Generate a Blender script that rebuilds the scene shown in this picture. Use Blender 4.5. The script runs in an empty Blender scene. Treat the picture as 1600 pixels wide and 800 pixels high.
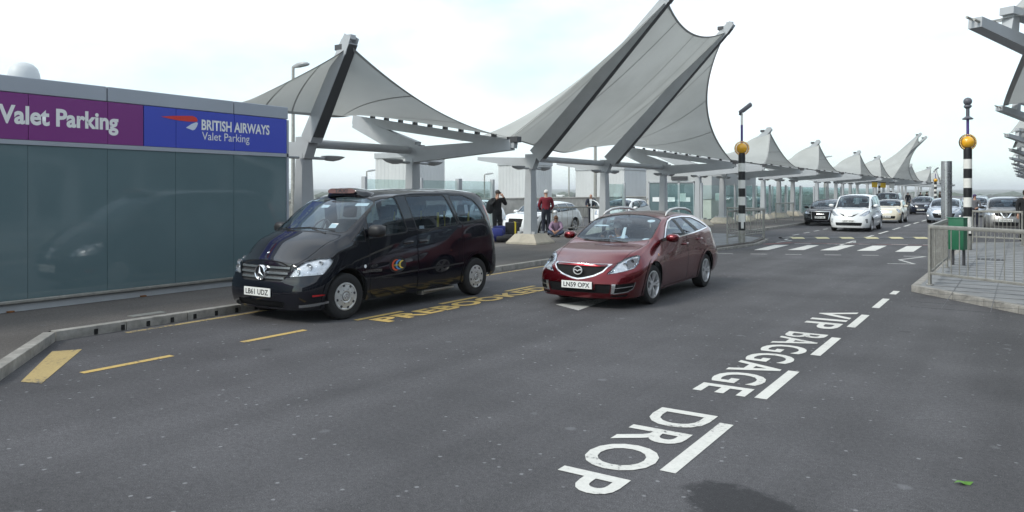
import bpy, bmesh, math, random
import numpy as np
from mathutils import Vector, Matrix
random.seed(7)
R = math.radians
scene = bpy.context.scene
# ---------------------------------------------------------------- camera (world X = right of the road, Y = along it)
cam_data = bpy.data.cameras.new("camera"); cam = bpy.data.objects.new("camera", cam_data)
scene.collection.objects.link(cam); scene.camera = cam
cam.location = (0, 0, 1.85); cam.rotation_euler = (R(90), 0, R(33.6))
cam_data.sensor_width = 36; cam_data.lens = 27; cam_data.shift_y = -0.0625
cam_data.clip_start = 0.05; cam_data.clip_end = 12000
# ---------------------------------------------------------------- sky, sun, exposure
SUN_EL, SUN_AZ = R(42), R(205)      # azimuth clockwise from +Y
world = bpy.data.worlds.new("World"); scene.world = world; world.use_nodes = True
wn, wl = world.node_tree.nodes, world.node_tree.links
wn.clear()
w_out = wn.new('ShaderNodeOutputWorld'); w_bg = wn.new('ShaderNodeBackground')
sky = wn.new('ShaderNodeTexSky'); sky.sky_type = 'NISHITA'; sky.sun_disc = False
sky.sun_elevation = SUN_EL; sky.sun_rotation = SUN_AZ; sky.air_density = 1.0; sky.dust_density = 1.5
tc = wn.new('ShaderNodeTexCoord'); mp = wn.new('ShaderNodeMapping'); mp.inputs['Scale'].default_value = (1.0, 1.0, 2.6)
nz = wn.new('ShaderNodeTexNoise'); nz.inputs['Scale'].default_value = 2.1; nz.inputs['Detail'].default_value = 7; nz.inputs['Roughness'].default_value = .56
rp = wn.new('ShaderNodeValToRGB'); rp.color_ramp.elements[0].position = .36; rp.color_ramp.elements[1].position = .60
rp.color_ramp.elements[0].color = (.42, .42, .42, 1); rp.color_ramp.elements[1].color = (1, 1, 1, 1)
mx = wn.new('ShaderNodeMix'); mx.data_type = 'RGBA'; mx.inputs[7].default_value = (8.5, 9.2, 9.8, 1)
w_bg.inputs['Strength'].default_value = .1
wl.new(tc.outputs['Generated'], mp.inputs['Vector']); wl.new(mp.outputs[0], nz.inputs['Vector']); wl.new(nz.outputs['Fac'], rp.inputs['Fac'])
wl.new(rp.outputs['Color'], mx.inputs[0]); tn = wn.new('ShaderNodeMix'); tn.data_type = 'RGBA'; tn.blend_type = 'MULTIPLY'; tn.inputs[0].default_value = 1; tn.inputs[7].default_value = (1.35, 1.75, 1.65, 1); wl.new(sky.outputs[0], tn.inputs[6]); wl.new(tn.outputs[2], mx.inputs[6]); wl.new(mx.outputs[2], w_bg.inputs['Color']); wl.new(w_bg.outputs[0], w_out.inputs['Surface'])
sun_d = bpy.data.lights.new("sun", 'SUN'); sun_d.energy = 1.5; sun_d.angle = R(14); sun_d.color = (1, .95, .88)
sun = bpy.data.objects.new("sun", sun_d); scene.collection.objects.link(sun)
sd = Vector((math.sin(SUN_AZ)*math.cos(SUN_EL), math.cos(SUN_AZ)*math.cos(SUN_EL), math.sin(SUN_EL)))
sun.rotation_euler = sd.to_track_quat('Z', 'Y').to_euler()
vs = scene.view_settings; vs.view_transform = 'Standard'; vs.look = 'None'; vs.exposure = 0.52; vs.gamma = 1.0; vs.use_curve_mapping = False
try:
    scene.cycles.max_bounces = 8; scene.cycles.transparent_max_bounces = 16; scene.cycles.caustics_reflective = False; scene.cycles.caustics_refractive = False
except Exception: pass
# ---------------------------------------------------------------- helpers
col = scene.collection
def link_mesh(name, me, mat=None, parent=None, smooth=False):
    o = bpy.data.objects.new(name, me); col.objects.link(o)
    if mat is not None:
        for m in (mat if isinstance(mat, (list, tuple)) else [mat]): me.materials.append(m)
    if smooth:
        me.polygons.foreach_set('use_smooth', [True]*len(me.polygons))
    if parent is not None: o.parent = parent
    return o
def build(name, bm, mat=None, parent=None, smooth=False, loc=None, auto=None):
    me = bpy.data.meshes.new(name)
    bm.normal_update(); bm.to_mesh(me); bm.free()
    o = link_mesh(name, me, mat, parent, smooth or auto is not None)
    if auto is not None: me.set_sharp_from_angle(angle=R(auto))
    if loc: o.location = loc
    return o
def thing(name, label, cat, loc=(0, 0, 0), rz=0, group=None):
    o = bpy.data.objects.new(name, None); col.objects.link(o); o.empty_display_size = .2
    o.location = loc; o.rotation_euler = (0, 0, rz); o['label'] = label; o['category'] = cat
    if group: o['group'] = group
    return o
def tag(o, label, cat, group=None):
    o['label'] = label; o['category'] = cat
    if group: o['group'] = group
    return o
def struct(o, kind='structure'):
    o['kind'] = kind; return o
def dup(root, loc, rz, label=None, group=None):
    r = root.copy(); col.objects.link(r); r.location = loc; r.rotation_euler = (0, 0, rz)
    if label: r['label'] = label
    if group: r['group'] = group
    for ch in list(root.children):
        c = ch.copy(); col.objects.link(c); c.parent = r
        for g in ch.children:
            d = g.copy(); col.objects.link(d); d.parent = c
    return r
NB = bmesh.new
def quad(bm, pts, mi=0):
    f = bm.faces.new([bm.verts.new(p) for p in pts]); f.material_index = mi; return f
def box(bm, c, s, M=None, bev=0, mi=0):
    r = bmesh.ops.create_cube(bm, size=1.0)
    T = Matrix.Translation(c) @ Matrix.Diagonal((*s, 1))
    bmesh.ops.transform(bm, matrix=(M @ T) if M else T, verts=r['verts'])
    fs = set(f for v in r['verts'] for f in v.link_faces)
    for f in fs: f.material_index = mi
    if bev:
        es = list(set(e for f in fs for e in f.edges))
        rr = bmesh.ops.bevel(bm, geom=es, offset=bev, segments=2, affect='EDGES', profile=.6)
        for f in rr['faces']: f.material_index = mi
def frustum(bm, c0, s0, c1, s1, mi=0):
    """box whose bottom rectangle is centred at c0 with size s0 and top rectangle at c1 with size s1"""
    vs = []
    for c, s in ((c0, s0), (c1, s1)):
        for dx, dy in ((-1, -1), (1, -1), (1, 1), (-1, 1)):
            vs.append(bm.verts.new((c[0]+dx*s[0]/2, c[1]+dy*s[1]/2, c[2])))
    for idx in ((3, 2, 1, 0), (4, 5, 6, 7), (0, 1, 5, 4), (1, 2, 6, 5), (2, 3, 7, 6), (3, 0, 4, 7)):
        bm.faces.new([vs[i] for i in idx]).material_index = mi
def beam(bm, p0, p1, w0, d0, w1, d1, up=(0, 0, 1), mi=0):
    """tapered box beam: width w across, depth d along 'up'"""
    p0, p1 = Vector(p0), Vector(p1); t = (p1-p0).normalized()
    side = t.cross(Vector(up)).normalized(); u = side.cross(t).normalized(); vs = []
    for p, w, d in ((p0, w0, d0), (p1, w1, d1)):
        for a, b in ((-1, -1), (1, -1), (1, 1), (-1, 1)):
            vs.append(bm.verts.new(p+side*a*w/2+u*b*d/2))
    for idx in ((3, 2, 1, 0), (4, 5, 6, 7), (0, 1, 5, 4), (1, 2, 6, 5), (2, 3, 7, 6), (3, 0, 4, 7)):
        bm.faces.new([vs[i] for i in idx]).material_index = mi
def tube(bm, pts, r, seg=10, cap=True, mi=0):
    pts = [Vector(p) for p in pts]; rs = r if isinstance(r, (list, tuple)) else [r]*len(pts); rings = []
    for i, p in enumerate(pts):
        t = (pts[min(i+1, len(pts)-1)]-pts[max(i-1, 0)]).normalized()
        a = t.cross(Vector((0, 0, 1))) if abs(t.z) < .95 else t.cross(Vector((1, 0, 0)))
        a.normalize(); b = t.cross(a).normalized()
        rings.append([bm.verts.new(p+(a*math.cos(k*2*math.pi/seg)+b*math.sin(k*2*math.pi/seg))*rs[i]) for k in range(seg)])
    for i in range(len(rings)-1):
        for k in range(seg):
            f = bm.faces.new((rings[i][k], rings[i][(k+1) % seg], rings[i+1][(k+1) % seg], rings[i+1][k])); f.material_index = mi
    if cap:
        bm.faces.new(rings[0][::-1]).material_index = mi; bm.faces.new(rings[-1]).material_index = mi
def lathe(bm, prof, seg=24, M=None, mi=0):
    """prof: (radius, height) about local z"""
    M = M or Matrix(); rings = []
    for r, z in prof:
        rings.append([bm.verts.new(M @ Vector((r*math.cos(k*2*math.pi/seg), r*math.sin(k*2*math.pi/seg), z))) for k in range(seg)] if r > 1e-5 else [bm.verts.new(M @ Vector((0, 0, z)))])
    for i in range(len(rings)-1):
        A, B = rings[i], rings[i+1]
        for k in range(seg):
            k2 = (k+1) % seg
            if len(A) == 1 and len(B) == 1: break
            if len(A) == 1: f = bm.faces.new((A[0], B[k2], B[k]))
            elif len(B) == 1: f = bm.faces.new((A[k], A[k2], B[0]))
            else: f = bm.faces.new((A[k], A[k2], B[k2], B[k]))
            f.material_index = mi
def prism(bm, poly, h0, h1, M=None, mi=0):
    """poly in xy, extruded z h0..h1"""
    M = M or Matrix()
    a = [bm.verts.new(M @ Vector((x, y, h0))) for x, y in poly]; b = [bm.verts.new(M @ Vector((x, y, h1))) for x, y in poly]
    fs = [bm.faces.new(a[::-1]), bm.faces.new(b)]
    n = len(poly)
    for i in range(n): fs.append(bm.faces.new((a[i], a[(i+1) % n], b[(i+1) % n], b[i])))
    for f in fs: f.material_index = mi
def text_bm(bm, s, size, M, mi=0, sx=1.0, bold=0.0, depth=0.0, align='CENTER', spacing=1.0, shear=0):
    cu = bpy.data.curves.new('lettering', 'FONT'); cu.body = s; cu.size = size; cu.align_x = align; cu.offset = bold
    cu.extrude = depth; cu.space_character = spacing; cu.resolution_u = 4; cu.shear = shear; cu.fill_mode = 'FRONT' if depth == 0 else 'BOTH'
    o = bpy.data.objects.new('lettering', cu); col.objects.link(o)
    me = bpy.data.meshes.new_from_object(o.evaluated_get(bpy.context.evaluated_depsgraph_get()))
    bpy.data.objects.remove(o); bpy.data.curves.remove(cu)
    n0 = len(bm.verts); bm.from_mesh(me); bpy.data.meshes.remove(me); bm.verts.ensure_lookup_table()
    nv = bm.verts[n0:]
    for v in nv: v.co = M @ Vector((v.co.x*sx, v.co.y, v.co.z))
    for f in set(f for v in nv for f in v.link_faces): f.material_index = mi
def frame(o, x, y):
    """matrix with origin o, x axis, y axis"""
    x, y = Vector(x).normalized(), Vector(y).normalized(); z = x.cross(y)
    return Matrix(((x.x, y.x, z.x, o[0]), (x.y, y.y, z.y, o[1]), (x.z, y.z, z.z, o[2]), (0, 0, 0, 1)))
# ---------------------------------------------------------------- materials
def mat(name, colr=(.5, .5, .5), rough=.5, metal=0, coat=0, spec=.5, noise=None, bump=None, emit=None, coat_rough=.03, coat_ior=1.5):
    m = bpy.data.materials.new(name); m.use_nodes = True
    nt = m.node_tree; b = nt.nodes['Principled BSDF']
    b.inputs['Base Color'].default_value = (*colr, 1); b.inputs['Roughness'].default_value = rough; b.inputs['Metallic'].default_value = metal
    b.inputs['Coat Weight'].default_value = coat; b.inputs['Coat Roughness'].default_value = coat_rough; b.inputs['Coat IOR'].default_value = coat_ior; b.inputs['Specular IOR Level'].default_value = spec
    if emit: b.inputs['Emission Color'].default_value = (*emit[0], 1); b.inputs['Emission Strength'].default_value = emit[1]
    t = None
    if noise or bump:
        t = nt.nodes.new('ShaderNodeNewGeometry')
    if noise:    # scale, amount, [second scale]
        n = nt.nodes.new('ShaderNodeTexNoise'); n.inputs['Scale'].default_value = noise[0]; n.inputs['Detail'].default_value = 8; n.inputs['Roughness'].default_value = .65
        nt.links.new(t.outputs['Position'], n.inputs['Vector'])
        rmp = nt.nodes.new('ShaderNodeValToRGB'); rmp.color_ramp.elements[0].position = .3; rmp.color_ramp.elements[1].position = .7
        k0, k1 = 1-noise[1], 1+noise[1]
        rmp.color_ramp.elements[0].color = (*[c*k0 for c in colr], 1); rmp.color_ramp.elements[1].color = (*[min(1, c*k1) for c in colr], 1)
        nt.links.new(n.outputs['Fac'], rmp.inputs['Fac']); nt.links.new(rmp.outputs['Color'], b.inputs['Base Color'])
        mr = nt.nodes.new('ShaderNodeMapRange'); mr.inputs['To Min'].default_value = max(0, rough-.08); mr.inputs['To Max'].default_value = min(1, rough+.08)
        nt.links.new(n.outputs['Fac'], mr.inputs['Value']); nt.links.new(mr.outputs[0], b.inputs['Roughness'])
    if bump:     # scale, strength
        n2 = nt.nodes.new('ShaderNodeTexNoise'); n2.inputs['Scale'].default_value = bump[0]; n2.inputs['Detail'].default_value = 4
        nt.links.new(t.outputs['Position'], n2.inputs['Vector'])
        bp = nt.nodes.new('ShaderNodeBump'); bp.inputs['Strength'].default_value = bump[1]; bp.inputs['Distance'].default_value = .01
        nt.links.new(n2.outputs['Fac'], bp.inputs['Height']); nt.links.new(bp.outputs[0], b.inputs['Normal'])
    return m
def glass_mat(name, tint, ior=1.5, rough=.0, refl=1.0):
    m = bpy.data.materials.new(name); m.use_nodes = True; nt = m.node_tree; nt.nodes.clear()
    o = nt.nodes.new('ShaderNodeOutputMaterial'); t = nt.nodes.new('ShaderNodeBsdfTransparent'); g = nt.nodes.new('ShaderNodeBsdfGlossy')
    t.inputs['Color'].default_value = (*tint, 1); g.inputs['Roughness'].default_value = rough; g.inputs['Color'].default_value = (.84, .91, 1, 1)
    lw = nt.nodes.new('ShaderNodeLayerWeight'); lw.inputs['Blend'].default_value = .5; x = nt.nodes.new('ShaderNodeMixShader')
    pw = nt.nodes.new('ShaderNodeMath'); pw.operation = 'POWER'; pw.inputs[1].default_value = 4.0; nt.links.new(lw.outputs['Facing'], pw.inputs[0])
    ml = nt.nodes.new('ShaderNodeMath'); ml.operation = 'MULTIPLY_ADD'; ml.inputs[1].default_value = .9; ml.inputs[2].default_value = .045*refl; ml.use_clamp = True
    nt.links.new(pw.outputs[0], ml.inputs[0]); nt.links.new(ml.outputs[0], x.inputs[0])
    nt.links.new(t.outputs[0], x.inputs[1]); nt.links.new(g.outputs[0], x.inputs[2]); nt.links.new(x.outputs[0], o.inputs[0])
    return m
def nodes_of(m): return m.node_tree.nodes, m.node_tree.links, m.node_tree.nodes['Principled BSDF']
def asphalt(name, base, speck, stain, wet=None):
    m = mat(name, base, .82, spec=.35); n, l, b = nodes_of(m); g = n.new('ShaderNodeNewGeometry')
    def noise(sc, det=6, ro=.6):
        t = n.new('ShaderNodeTexNoise'); t.inputs['Scale'].default_value = sc; t.inputs['Detail'].default_value = det; t.inputs['Roughness'].default_value = ro
        l.new(g.outputs['Position'], t.inputs['Vector']); return t
    def ramp(src, p0, p1, c0, c1):
        r = n.new('ShaderNodeValToRGB'); r.color_ramp.elements[0].position = p0; r.color_ramp.elements[1].position = p1
        r.color_ramp.elements[0].color = (c0, c0, c0, 1); r.color_ramp.elements[1].color = (c1, c1, c1, 1); l.new(src, r.inputs['Fac']); return r
    def mixc(fac, a, bb, mode='MIX'):
        x = n.new('ShaderNodeMix'); x.data_type = 'RGBA'; x.blend_type = mode
        if isinstance(fac, float): x.inputs[0].default_value = fac
        else: l.new(fac, x.inputs[0])
        for i, v in ((6, a), (7, bb)):
            if isinstance(v, tuple): x.inputs[i].default_value = (*v, 1)
            else: l.new(v, x.inputs[i])
        return x.outputs[2]
    fine = noise(120, 3); mid = noise(26, 5); big = noise(.5, 5, .62)
    c = mixc(1.0, base, ramp(fine.outputs['Fac'], .3, .7, .42, 1.62).outputs['Color'], 'MULTIPLY')
    c = mixc(1.0, c, ramp(mid.outputs['Fac'], .3, .7, .78, 1.22).outputs['Color'], 'MULTIPLY')
    c = mixc(1.0, c, ramp(big.outputs['Fac'], .3, .7, 1-stain, 1+stain).outputs['Color'], 'MULTIPLY')
    # tyre-lane streaks along the road
    mp_ = n.new('ShaderNodeMapping'); mp_.inputs['Scale'].default_value = (1.3, .06, 1); l.new(g.outputs['Position'], mp_.inputs['Vector'])
    st = n.new('ShaderNodeTexNoise'); st.inputs['Scale'].default_value = 1.0; st.inputs['Detail'].default_value = 4; l.new(mp_.outputs[0], st.inputs['Vector'])
    c = mixc(1.0, c, ramp(st.outputs['Fac'], .35, .65, .82, 1.14).outputs['Color'], 'MULTIPLY')
    # oil and gum spots
    for sc, th, colr, am in ((2.2, .12, (.16, .16, .17), .55), (9, .16, (.24, .24, .25), .75), (1.1, .085, (.02, .02, .022), .5), (28, .13, (.22, .22, .23), .6)):
        v = n.new('ShaderNodeTexVoronoi'); v.inputs['Scale'].default_value = sc; v.inputs['Randomness'].default_value = 1
        wob = noise(sc*5, 3); add = n.new('ShaderNodeMix'); add.data_type = 'VECTOR'; add.inputs[0].default_value = .08/sc*1.4
        l.new(g.outputs['Position'], add.inputs[4]); l.new(wob.outputs['Color'], add.inputs[5]); l.new(add.outputs[1], v.inputs['Vector'])
        k = ramp(v.outputs['Distance'], th*.55, th, am*speck, 0.0)
        # keep only some of the cells
        sel = n.new('ShaderNodeSeparateColor'); l.new(v.outputs['Color'], sel.inputs[0])
        k2 = ramp(sel.outputs[0], .62, .68, 0.0, 1.0); mu = n.new('ShaderNodeMath'); mu.operation = 'MULTIPLY'
        l.new(k.outputs['Color'], mu.inputs[0]); l.new(k2.outputs['Color'], mu.inputs[1])
        c = mixc(mu.outputs[0], c, colr)
    rough_in = None
    if wet:
        sub = n.new('ShaderNodeVectorMath'); sub.operation = 'SUBTRACT'; sub.inputs[1].default_value = (wet[0], wet[1], 0); l.new(g.outputs['Position'], sub.inputs[0])
        rot = n.new('ShaderNodeMapping'); rot.vector_type = 'TEXTURE'; rot.inputs['Rotation'].default_value = (0, 0, R(wet[4])); rot.inputs['Scale'].default_value = (wet[2], wet[3], 1)
        l.new(sub.outputs[0], rot.inputs['Vector'])
        ln = n.new('ShaderNodeVectorMath'); ln.operation = 'LENGTH'; l.new(rot.outputs[0], ln.inputs[0])
        wv = noise(7, 6, .7); ad = n.new('ShaderNodeMath'); ad.operation = 'MULTIPLY_ADD'; ad.inputs[1].default_value = .75
        l.new(wv.outputs['Fac'], ad.inputs[0]); l.new(ln.outputs['Value'], ad.inputs[2])
        k = ramp(ad.outputs[0], 1.14/2, 1.30/2, .68, 0.0); hf = n.new('ShaderNodeMath'); hf.operation = 'MULTIPLY'; hf.inputs[1].default_value = .5
        l.new(ad.outputs[0], hf.inputs[0]); l.new(hf.outputs[0], k.inputs['Fac'])
        c = mixc(k.outputs['Color'], c, (.012, .012, .014))
    l.new(c, b.inputs['Base Color'])
    bp = n.new('ShaderNodeBump'); bp.inputs['Strength'].default_value = .55; bp.inputs['Distance'].default_value = .006
    l.new(fine.outputs['Fac'], bp.inputs['Height']); l.new(bp.outputs[0], b.inputs['Normal'])
    return m
M = {}
M['road'] = asphalt('road_asphalt', (.070, .068, .072), 1.0, .26, wet=(-1.28, 4.42, .62, .34, -38))
M['path'] = asphalt('pavement_asphalt', (.105, .095, .088), .5, .2)
M['kerb'] = mat('kerb_concrete', (.26, .247, .225), .85, noise=(6, .35), bump=(60, .4))
M['conc'] = mat('concrete', (.50, .47, .42), .9, noise=(1.5, .25), bump=(30, .3))
M['foot'] = mat('footing_concrete', (.43, .39, .32), .9, noise=(3, .18), bump=(40, .3))
M['steel'] = mat('grey_painted_steel', (.40, .415, .43), .45, noise=(1.2, .10))
M['boom_shade'] = mat('boom_underside_shade', (.060, .062, .066), .5); M['dsteel'] = mat('dark_fixings', (.05, .05, .055), .5)  # boom underside colour: near-black tone standing in for shade
M['galv'] = mat('galvanised_steel', (.36, .35, .32), .45, metal=.55, noise=(9, .22))
M['stainless'] = mat('stainless_steel', (.55, .55, .56), .28, metal=1, noise=(3, .08))
M['black'] = mat('black_paint', (.012, .012, .014), .4); M['white'] = mat('white_paint', (.74, .73, .69), .5, noise=(8, .06))
M['plastic'] = mat('black_plastic', (.018, .018, .02), .5); M['rubber'] = mat('tyre_rubber', (.016, .016, .017), .8, noise=(30, .3), bump=(90, .2))
M['chrome'] = mat('chrome', (.78, .78, .80), .12, metal=1); M['alloy'] = mat('alloy_silver', (.66, .66, .67), .32, metal=.5)
M['hubcap'] = mat('silver_hubcap_plastic', (.56, .56, .55), .38, metal=.4, noise=(20, .15))
M['interior'] = mat('car_interior', (.016, .017, .02), .8); M['seat'] = mat('seat_cloth', (.018, .018, .02), .9); M['under'] = mat('underbody', (.008, .008, .008), .9)
M['carglass'] = glass_mat('car_glass', (.66, .76, .80), refl=1.2); M['darkglass'] = glass_mat('tinted_car_glass', (.48, .54, .58), refl=1.5)
M['screen'] = glass_mat('green_screen_glass', (.85, .92, .91)); M['lens'] = glass_mat('lamp_lens', (.93, .95, .97), refl=1.5)
M['lampin'] = mat('lamp_reflector', (.62, .62, .63), .25, metal=.6, noise=(16, .35)); M['emblem'] = mat('emblem_silver', (.72, .72, .73), .3, metal=.3); M['red_lens'] = mat('red_lens', (.45, .01, .012), .15, coat=1); M['amber'] = mat('amber_lens', (.75, .20, .02), .2, coat=1)
M['plate_w'] = mat('white_number_plate', (.80, .80, .77), .4); M['letter_k'] = mat('plate_black', (.012, .012, .015), .5); M['paper'] = mat('white_sticker', (.78, .80, .80), .5); M['blue'] = mat('blue_print', (.05, .12, .45), .5)
M['yellow_s'] = mat('yellow_fabric', (.60, .48, .03), .7)
def paint_mark(name, c, wear):
    m = mat(name, c, .7); n, l, b = nodes_of(m); g = n.new('ShaderNodeNewGeometry')
    t = n.new('ShaderNodeTexNoise'); t.inputs['Scale'].default_value = 22; t.inputs['Detail'].default_value = 9; t.inputs['Roughness'].default_value = .75; l.new(g.outputs['Position'], t.inputs['Vector'])
    t2 = n.new('ShaderNodeTexNoise'); t2.inputs['Scale'].default_value = 1.6; t2.inputs['Detail'].default_value = 3; l.new(g.outputs['Position'], t2.inputs['Vector'])
    ma = n.new('ShaderNodeMath'); ma.operation = 'MULTIPLY_ADD'; ma.inputs[1].default_value = .5; l.new(t2.outputs['Fac'], ma.inputs[0]); l.new(t.outputs['Fac'], ma.inputs[2])
    r = n.new('ShaderNodeValToRGB'); e = r.color_ramp.elements; e[0].position = .50+wear; e[0].color = (.075, .074, .078, 1); e[1].position = .58+wear; e[1].color = (*[x*.86 for x in c], 1)
    e2 = e.new(.85); e2.color = (*c, 1)
    l.new(ma.outputs[0], r.inputs['Fac']); l.new(r.outputs['Color'], b.inputs['Base Color']); return m
M['mark_w'] = paint_mark('white_road_paint', (.62, .61, .57), .05); M['mark_y'] = paint_mark('yellow_road_paint', (.52, .36, .115), .07); M['mark_yw'] = paint_mark('worn_yellow_road_paint', (.40, .30, .13), .12); M['mark_py'] = paint_mark('pale_yellow_blocks', (.55, .50, .29), .06); M['mark_ww'] = paint_mark('worn_white_road_paint', (.50, .50, .48), .1)
M['mark_r'] = paint_mark('red_road_paint', (.22, .06, .05), .1)
def fabric_mat():
    m = bpy.data.materials.new('canopy_membrane'); m.use_nodes = True; nt = m.node_tree; nt.nodes.clear()
    o = nt.nodes.new('ShaderNodeOutputMaterial'); d = nt.nodes.new('ShaderNodeBsdfDiffuse'); t = nt.nodes.new('ShaderNodeBsdfTranslucent'); x = nt.nodes.new('ShaderNodeMixShader'); x.inputs[0].default_value = .33
    g = nt.nodes.new('ShaderNodeNewGeometry'); n = nt.nodes.new('ShaderNodeTexNoise'); n.inputs['Scale'].default_value = .7; n.inputs['Detail'].default_value = 6; nt.links.new(g.outputs['Position'], n.inputs['Vector'])
    r = nt.nodes.new('ShaderNodeValToRGB'); r.color_ramp.elements[0].position = .3; r.color_ramp.elements[1].position = .7; r.color_ramp.elements[0].color = (.47, .48, .46, 1); r.color_ramp.elements[1].color = (.56, .57, .55, 1)
    nt.links.new(n.outputs['Fac'], r.inputs['Fac']); nt.links.new(r.outputs['Color'], d.inputs['Color']); nt.links.new(r.outputs['Color'], t.inputs['Color'])
    nt.links.new(d.outputs[0], x.inputs[1]); nt.links.new(t.outputs[0], x.inputs[2]); nt.links.new(x.outputs[0], o.inputs[0]); return m
M['fabric'] = fabric_mat(); M['seam'] = mat('membrane_seam', (.36, .36, .35), .8)
# ================================================================ SETTING
def sheet(name, pts, z, m, parent=None):
    bm = NB(); bm.faces.new([bm.verts.new((x, y, z)) for x, y in pts]); o = build(name, bm, m, parent)
    if parent is None: struct(o)
    return o
def slab(name, pts, z0, z1, m):
    bm = NB(); prism(bm, pts, z0, z1); bmesh.ops.recalc_face_normals(bm, faces=bm.faces); return struct(build(name, bm, m))
# terrain, far below the elevated deck
M['land'] = mat('far_land', (.075, .085, .05), .95, noise=(.004, .5))
bm = NB(); bmesh.ops.create_grid(bm, x_segments=8, y_segments=8, size=8000); o = struct(build('ground', bm, M['land'])); o.location = (0, 0, -9)
# deck carrying the road
slab('road_deck', [(-27.4, -60), (40, -60), (40, 420), (-27.4, 420)], -1.2, -.004, M['conc'])
sheet('road', [(-27, -60), (39.9, -60), (39.9, 419.9), (-27, 419.9)], 0, M['road'])
KH = .12
def kerb_run(name, pts, w=.14, gap=.91, z=KH):
    """individual kerb stones laid along a polyline (top face outer edge on the line, stones to its left)"""
    bm = NB()
    for i in range(len(pts)-1):
        p, q = Vector((*pts[i], 0)), Vector((*pts[i+1], 0)); d = q-p; L = d.length; d.normalize(); n = Vector((-d.y, d.x, 0))
        k = max(1, round(L/gap)); st = L/k
        for j in range(k):
            Mx = frame(p+d*(j*st+st/2)+n*w/2, d, n); box(bm, (0, 0, z/2-.05), (st-.008, w, z+.1), Mx, bev=.012)
    return struct(build(name, bm, M['kerb'], auto=40))
# left pavement (taxi bay recess, straight kerb, crossing build-out, far kerb)
edge = [(-6.0, .55), (-8.3, 3.46), (-9.98, 4.8), (-10.2, 20.3), (-8.0, 23.3), (-7.62, 26.9), (-8.0, 29.6), (-10.3, 32.4), (-10.6, 300)]
pl = [(-6.0, -8)]+edge+[(-16.9, 300), (-16.9, -8)]
def inset(pts, d):
    out = []
    for i, p in enumerate(pts):
        a = Vector(pts[max(i-1, 0)]); b = Vector(pts[min(i+1, len(pts)-1)]); t = (b-a).normalized(); out.append((p[0]-t.y*d, p[1]+t.x*d))
    return out
ins = inset(edge, .13)
slab('pavement', [(-6.13, -8)]+ins+[(-16.77, 300), (-16.77, -8)], -.05, KH-.004, M['path'])
kerb_run('kerb', [(-6.0, -8)]+edge[:4]); kerb_run('kerb', edge[7:9], gap=1.8); kerb_run('kerb', [(-16.9, 300), (-16.9, -8)], gap=1.8)
kerb_run('kerb', edge[3:8], z=.075)
# drain slots in the kerb face of the taxi bay
bm = NB()
for k in range(14):
    y = 5.3+k*.36; x = -9.98-(y-4.8)*.0142
    box(bm, (x+.002, y, .045), (.01, .05, .07))
struct(build('kerb_drain_slots', bm, M['under']))
# pale paving on the crossing build-out and the manhole covers
M['slabs'] = mat('paving_slabs', (.21, .215, .22), .8, noise=(2.2, .2), bump=(50, .25))
sheet('paving', [(-10.1, 21.0), (-8.28, 23.5), (-7.88, 26.9), (-8.25, 29.3), (-10.3, 31.6), (-11.4, 31.4), (-11.4, 22)], KH+.002, M['slabs'])
bm = NB(); box(bm, (-10.32, 6.2, KH-.002), (.16, .5, .012)); struct(build('manhole_cover', bm, M['galv']))
# right pavement with the island nose
ri = [(1.55, -30), (1.55, 12.35), (-.05, 14.0), (-1.0, 15.15), (-1.72, 16.0), (-1.62, 30.5), (1.4, 33.2), (1.5, 300)]
ri_in = inset(ri, -.13)
slab('pavement', [(1.68, -30)]+ri_in[1:]+[(12, 300), (12, -30)], -.05, KH-.004, M['slabs'])
kerb_run('kerb', list(reversed(ri))[0:2], gap=1.8); kerb_run('kerb', list(reversed(ri))[1:])
bm = NB()   # slab joints, thin dark grooves
for k in range(40):
    y = 13+k*.62; box(bm, (.9, y, KH-.001), (4.6, .008, .004))
for k in range(8):
    x = -1.0+k*.62; box(bm, (x, 25, KH-.0005), (.008, 24, .004))
struct(build('paving_joints', bm, M['dsteel']))
bm = NB()
for i in range(6):
    for j in range(5): box(bm, (-.95+i*.11, 23.0+j*.13, KH+.004), (.085, .08, .006))
struct(build('drain_grate', bm, M['dsteel']))
# ---- road markings
Z1 = .004
def mark(name, polys, m, z=Z1):
    bm = NB()
    for p in polys: bm.faces.new([bm.verts.new((x, y, z)) for x, y in p])
    bmesh.ops.recalc_face_normals(bm, faces=bm.faces)
    for f in bm.faces:
        if f.normal.z < 0: f.normal_flip()
    return struct(build(name, bm, m))
def strip(x0, y0, x1, y1, w):
    d = Vector((x1-x0, y1-y0)).normalized(); n = Vector((-d.y, d.x))*w/2
    return [(x0+n.x, y0+n.y), (x1+n.x, y1+n.y), (x1-n.x, y1-n.y), (x0-n.x, y0-n.y)]
mark('lane_dashes', [strip(-1.95, y, -1.96, y+1.25, .11) for y in (4.79, 6.95, 9.13, 11.3, 13.4)]+[strip(-1.95, 15.35, -1.95, 15.9, .11)], M['mark_w'])
mark('lane_dashes', [strip(-5.28, 28.6+k*4.35, -5.29, 31.4+k*4.35, .11) for k in range(-1, 40) if k >= 0], M['mark_w'])
mark('bay_dashes', [strip(-8.17, 34+k*2.0, -8.15, 35+k*2.0, .1) for k in range(0, 20)], M['mark_ww'])
mark('taxi_bay_dashes', [strip(-8.0, 4.1+k*1.935, -8.0, 5.1+k*1.935, .1) for k in range(0, 9)], M['mark_y'])
mark('taxi_bay_edge_line', [strip(-9.80, 5.6, -9.83, 7.4, .10), strip(-9.83, 7.4, -9.95, 20.3, .10)], M['mark_yw'])
mark('taxi_bay_end_band', [[(-8.12, 3.58), (-7.88, 3.66), (-9.2, 4.72), (-9.36, 4.46)]], M['mark_yw'])
bm = NB()
Mt = frame((-2.52, 12.72, Z1+.001), (0, -1, 0), (1, 0, 0))
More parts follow.
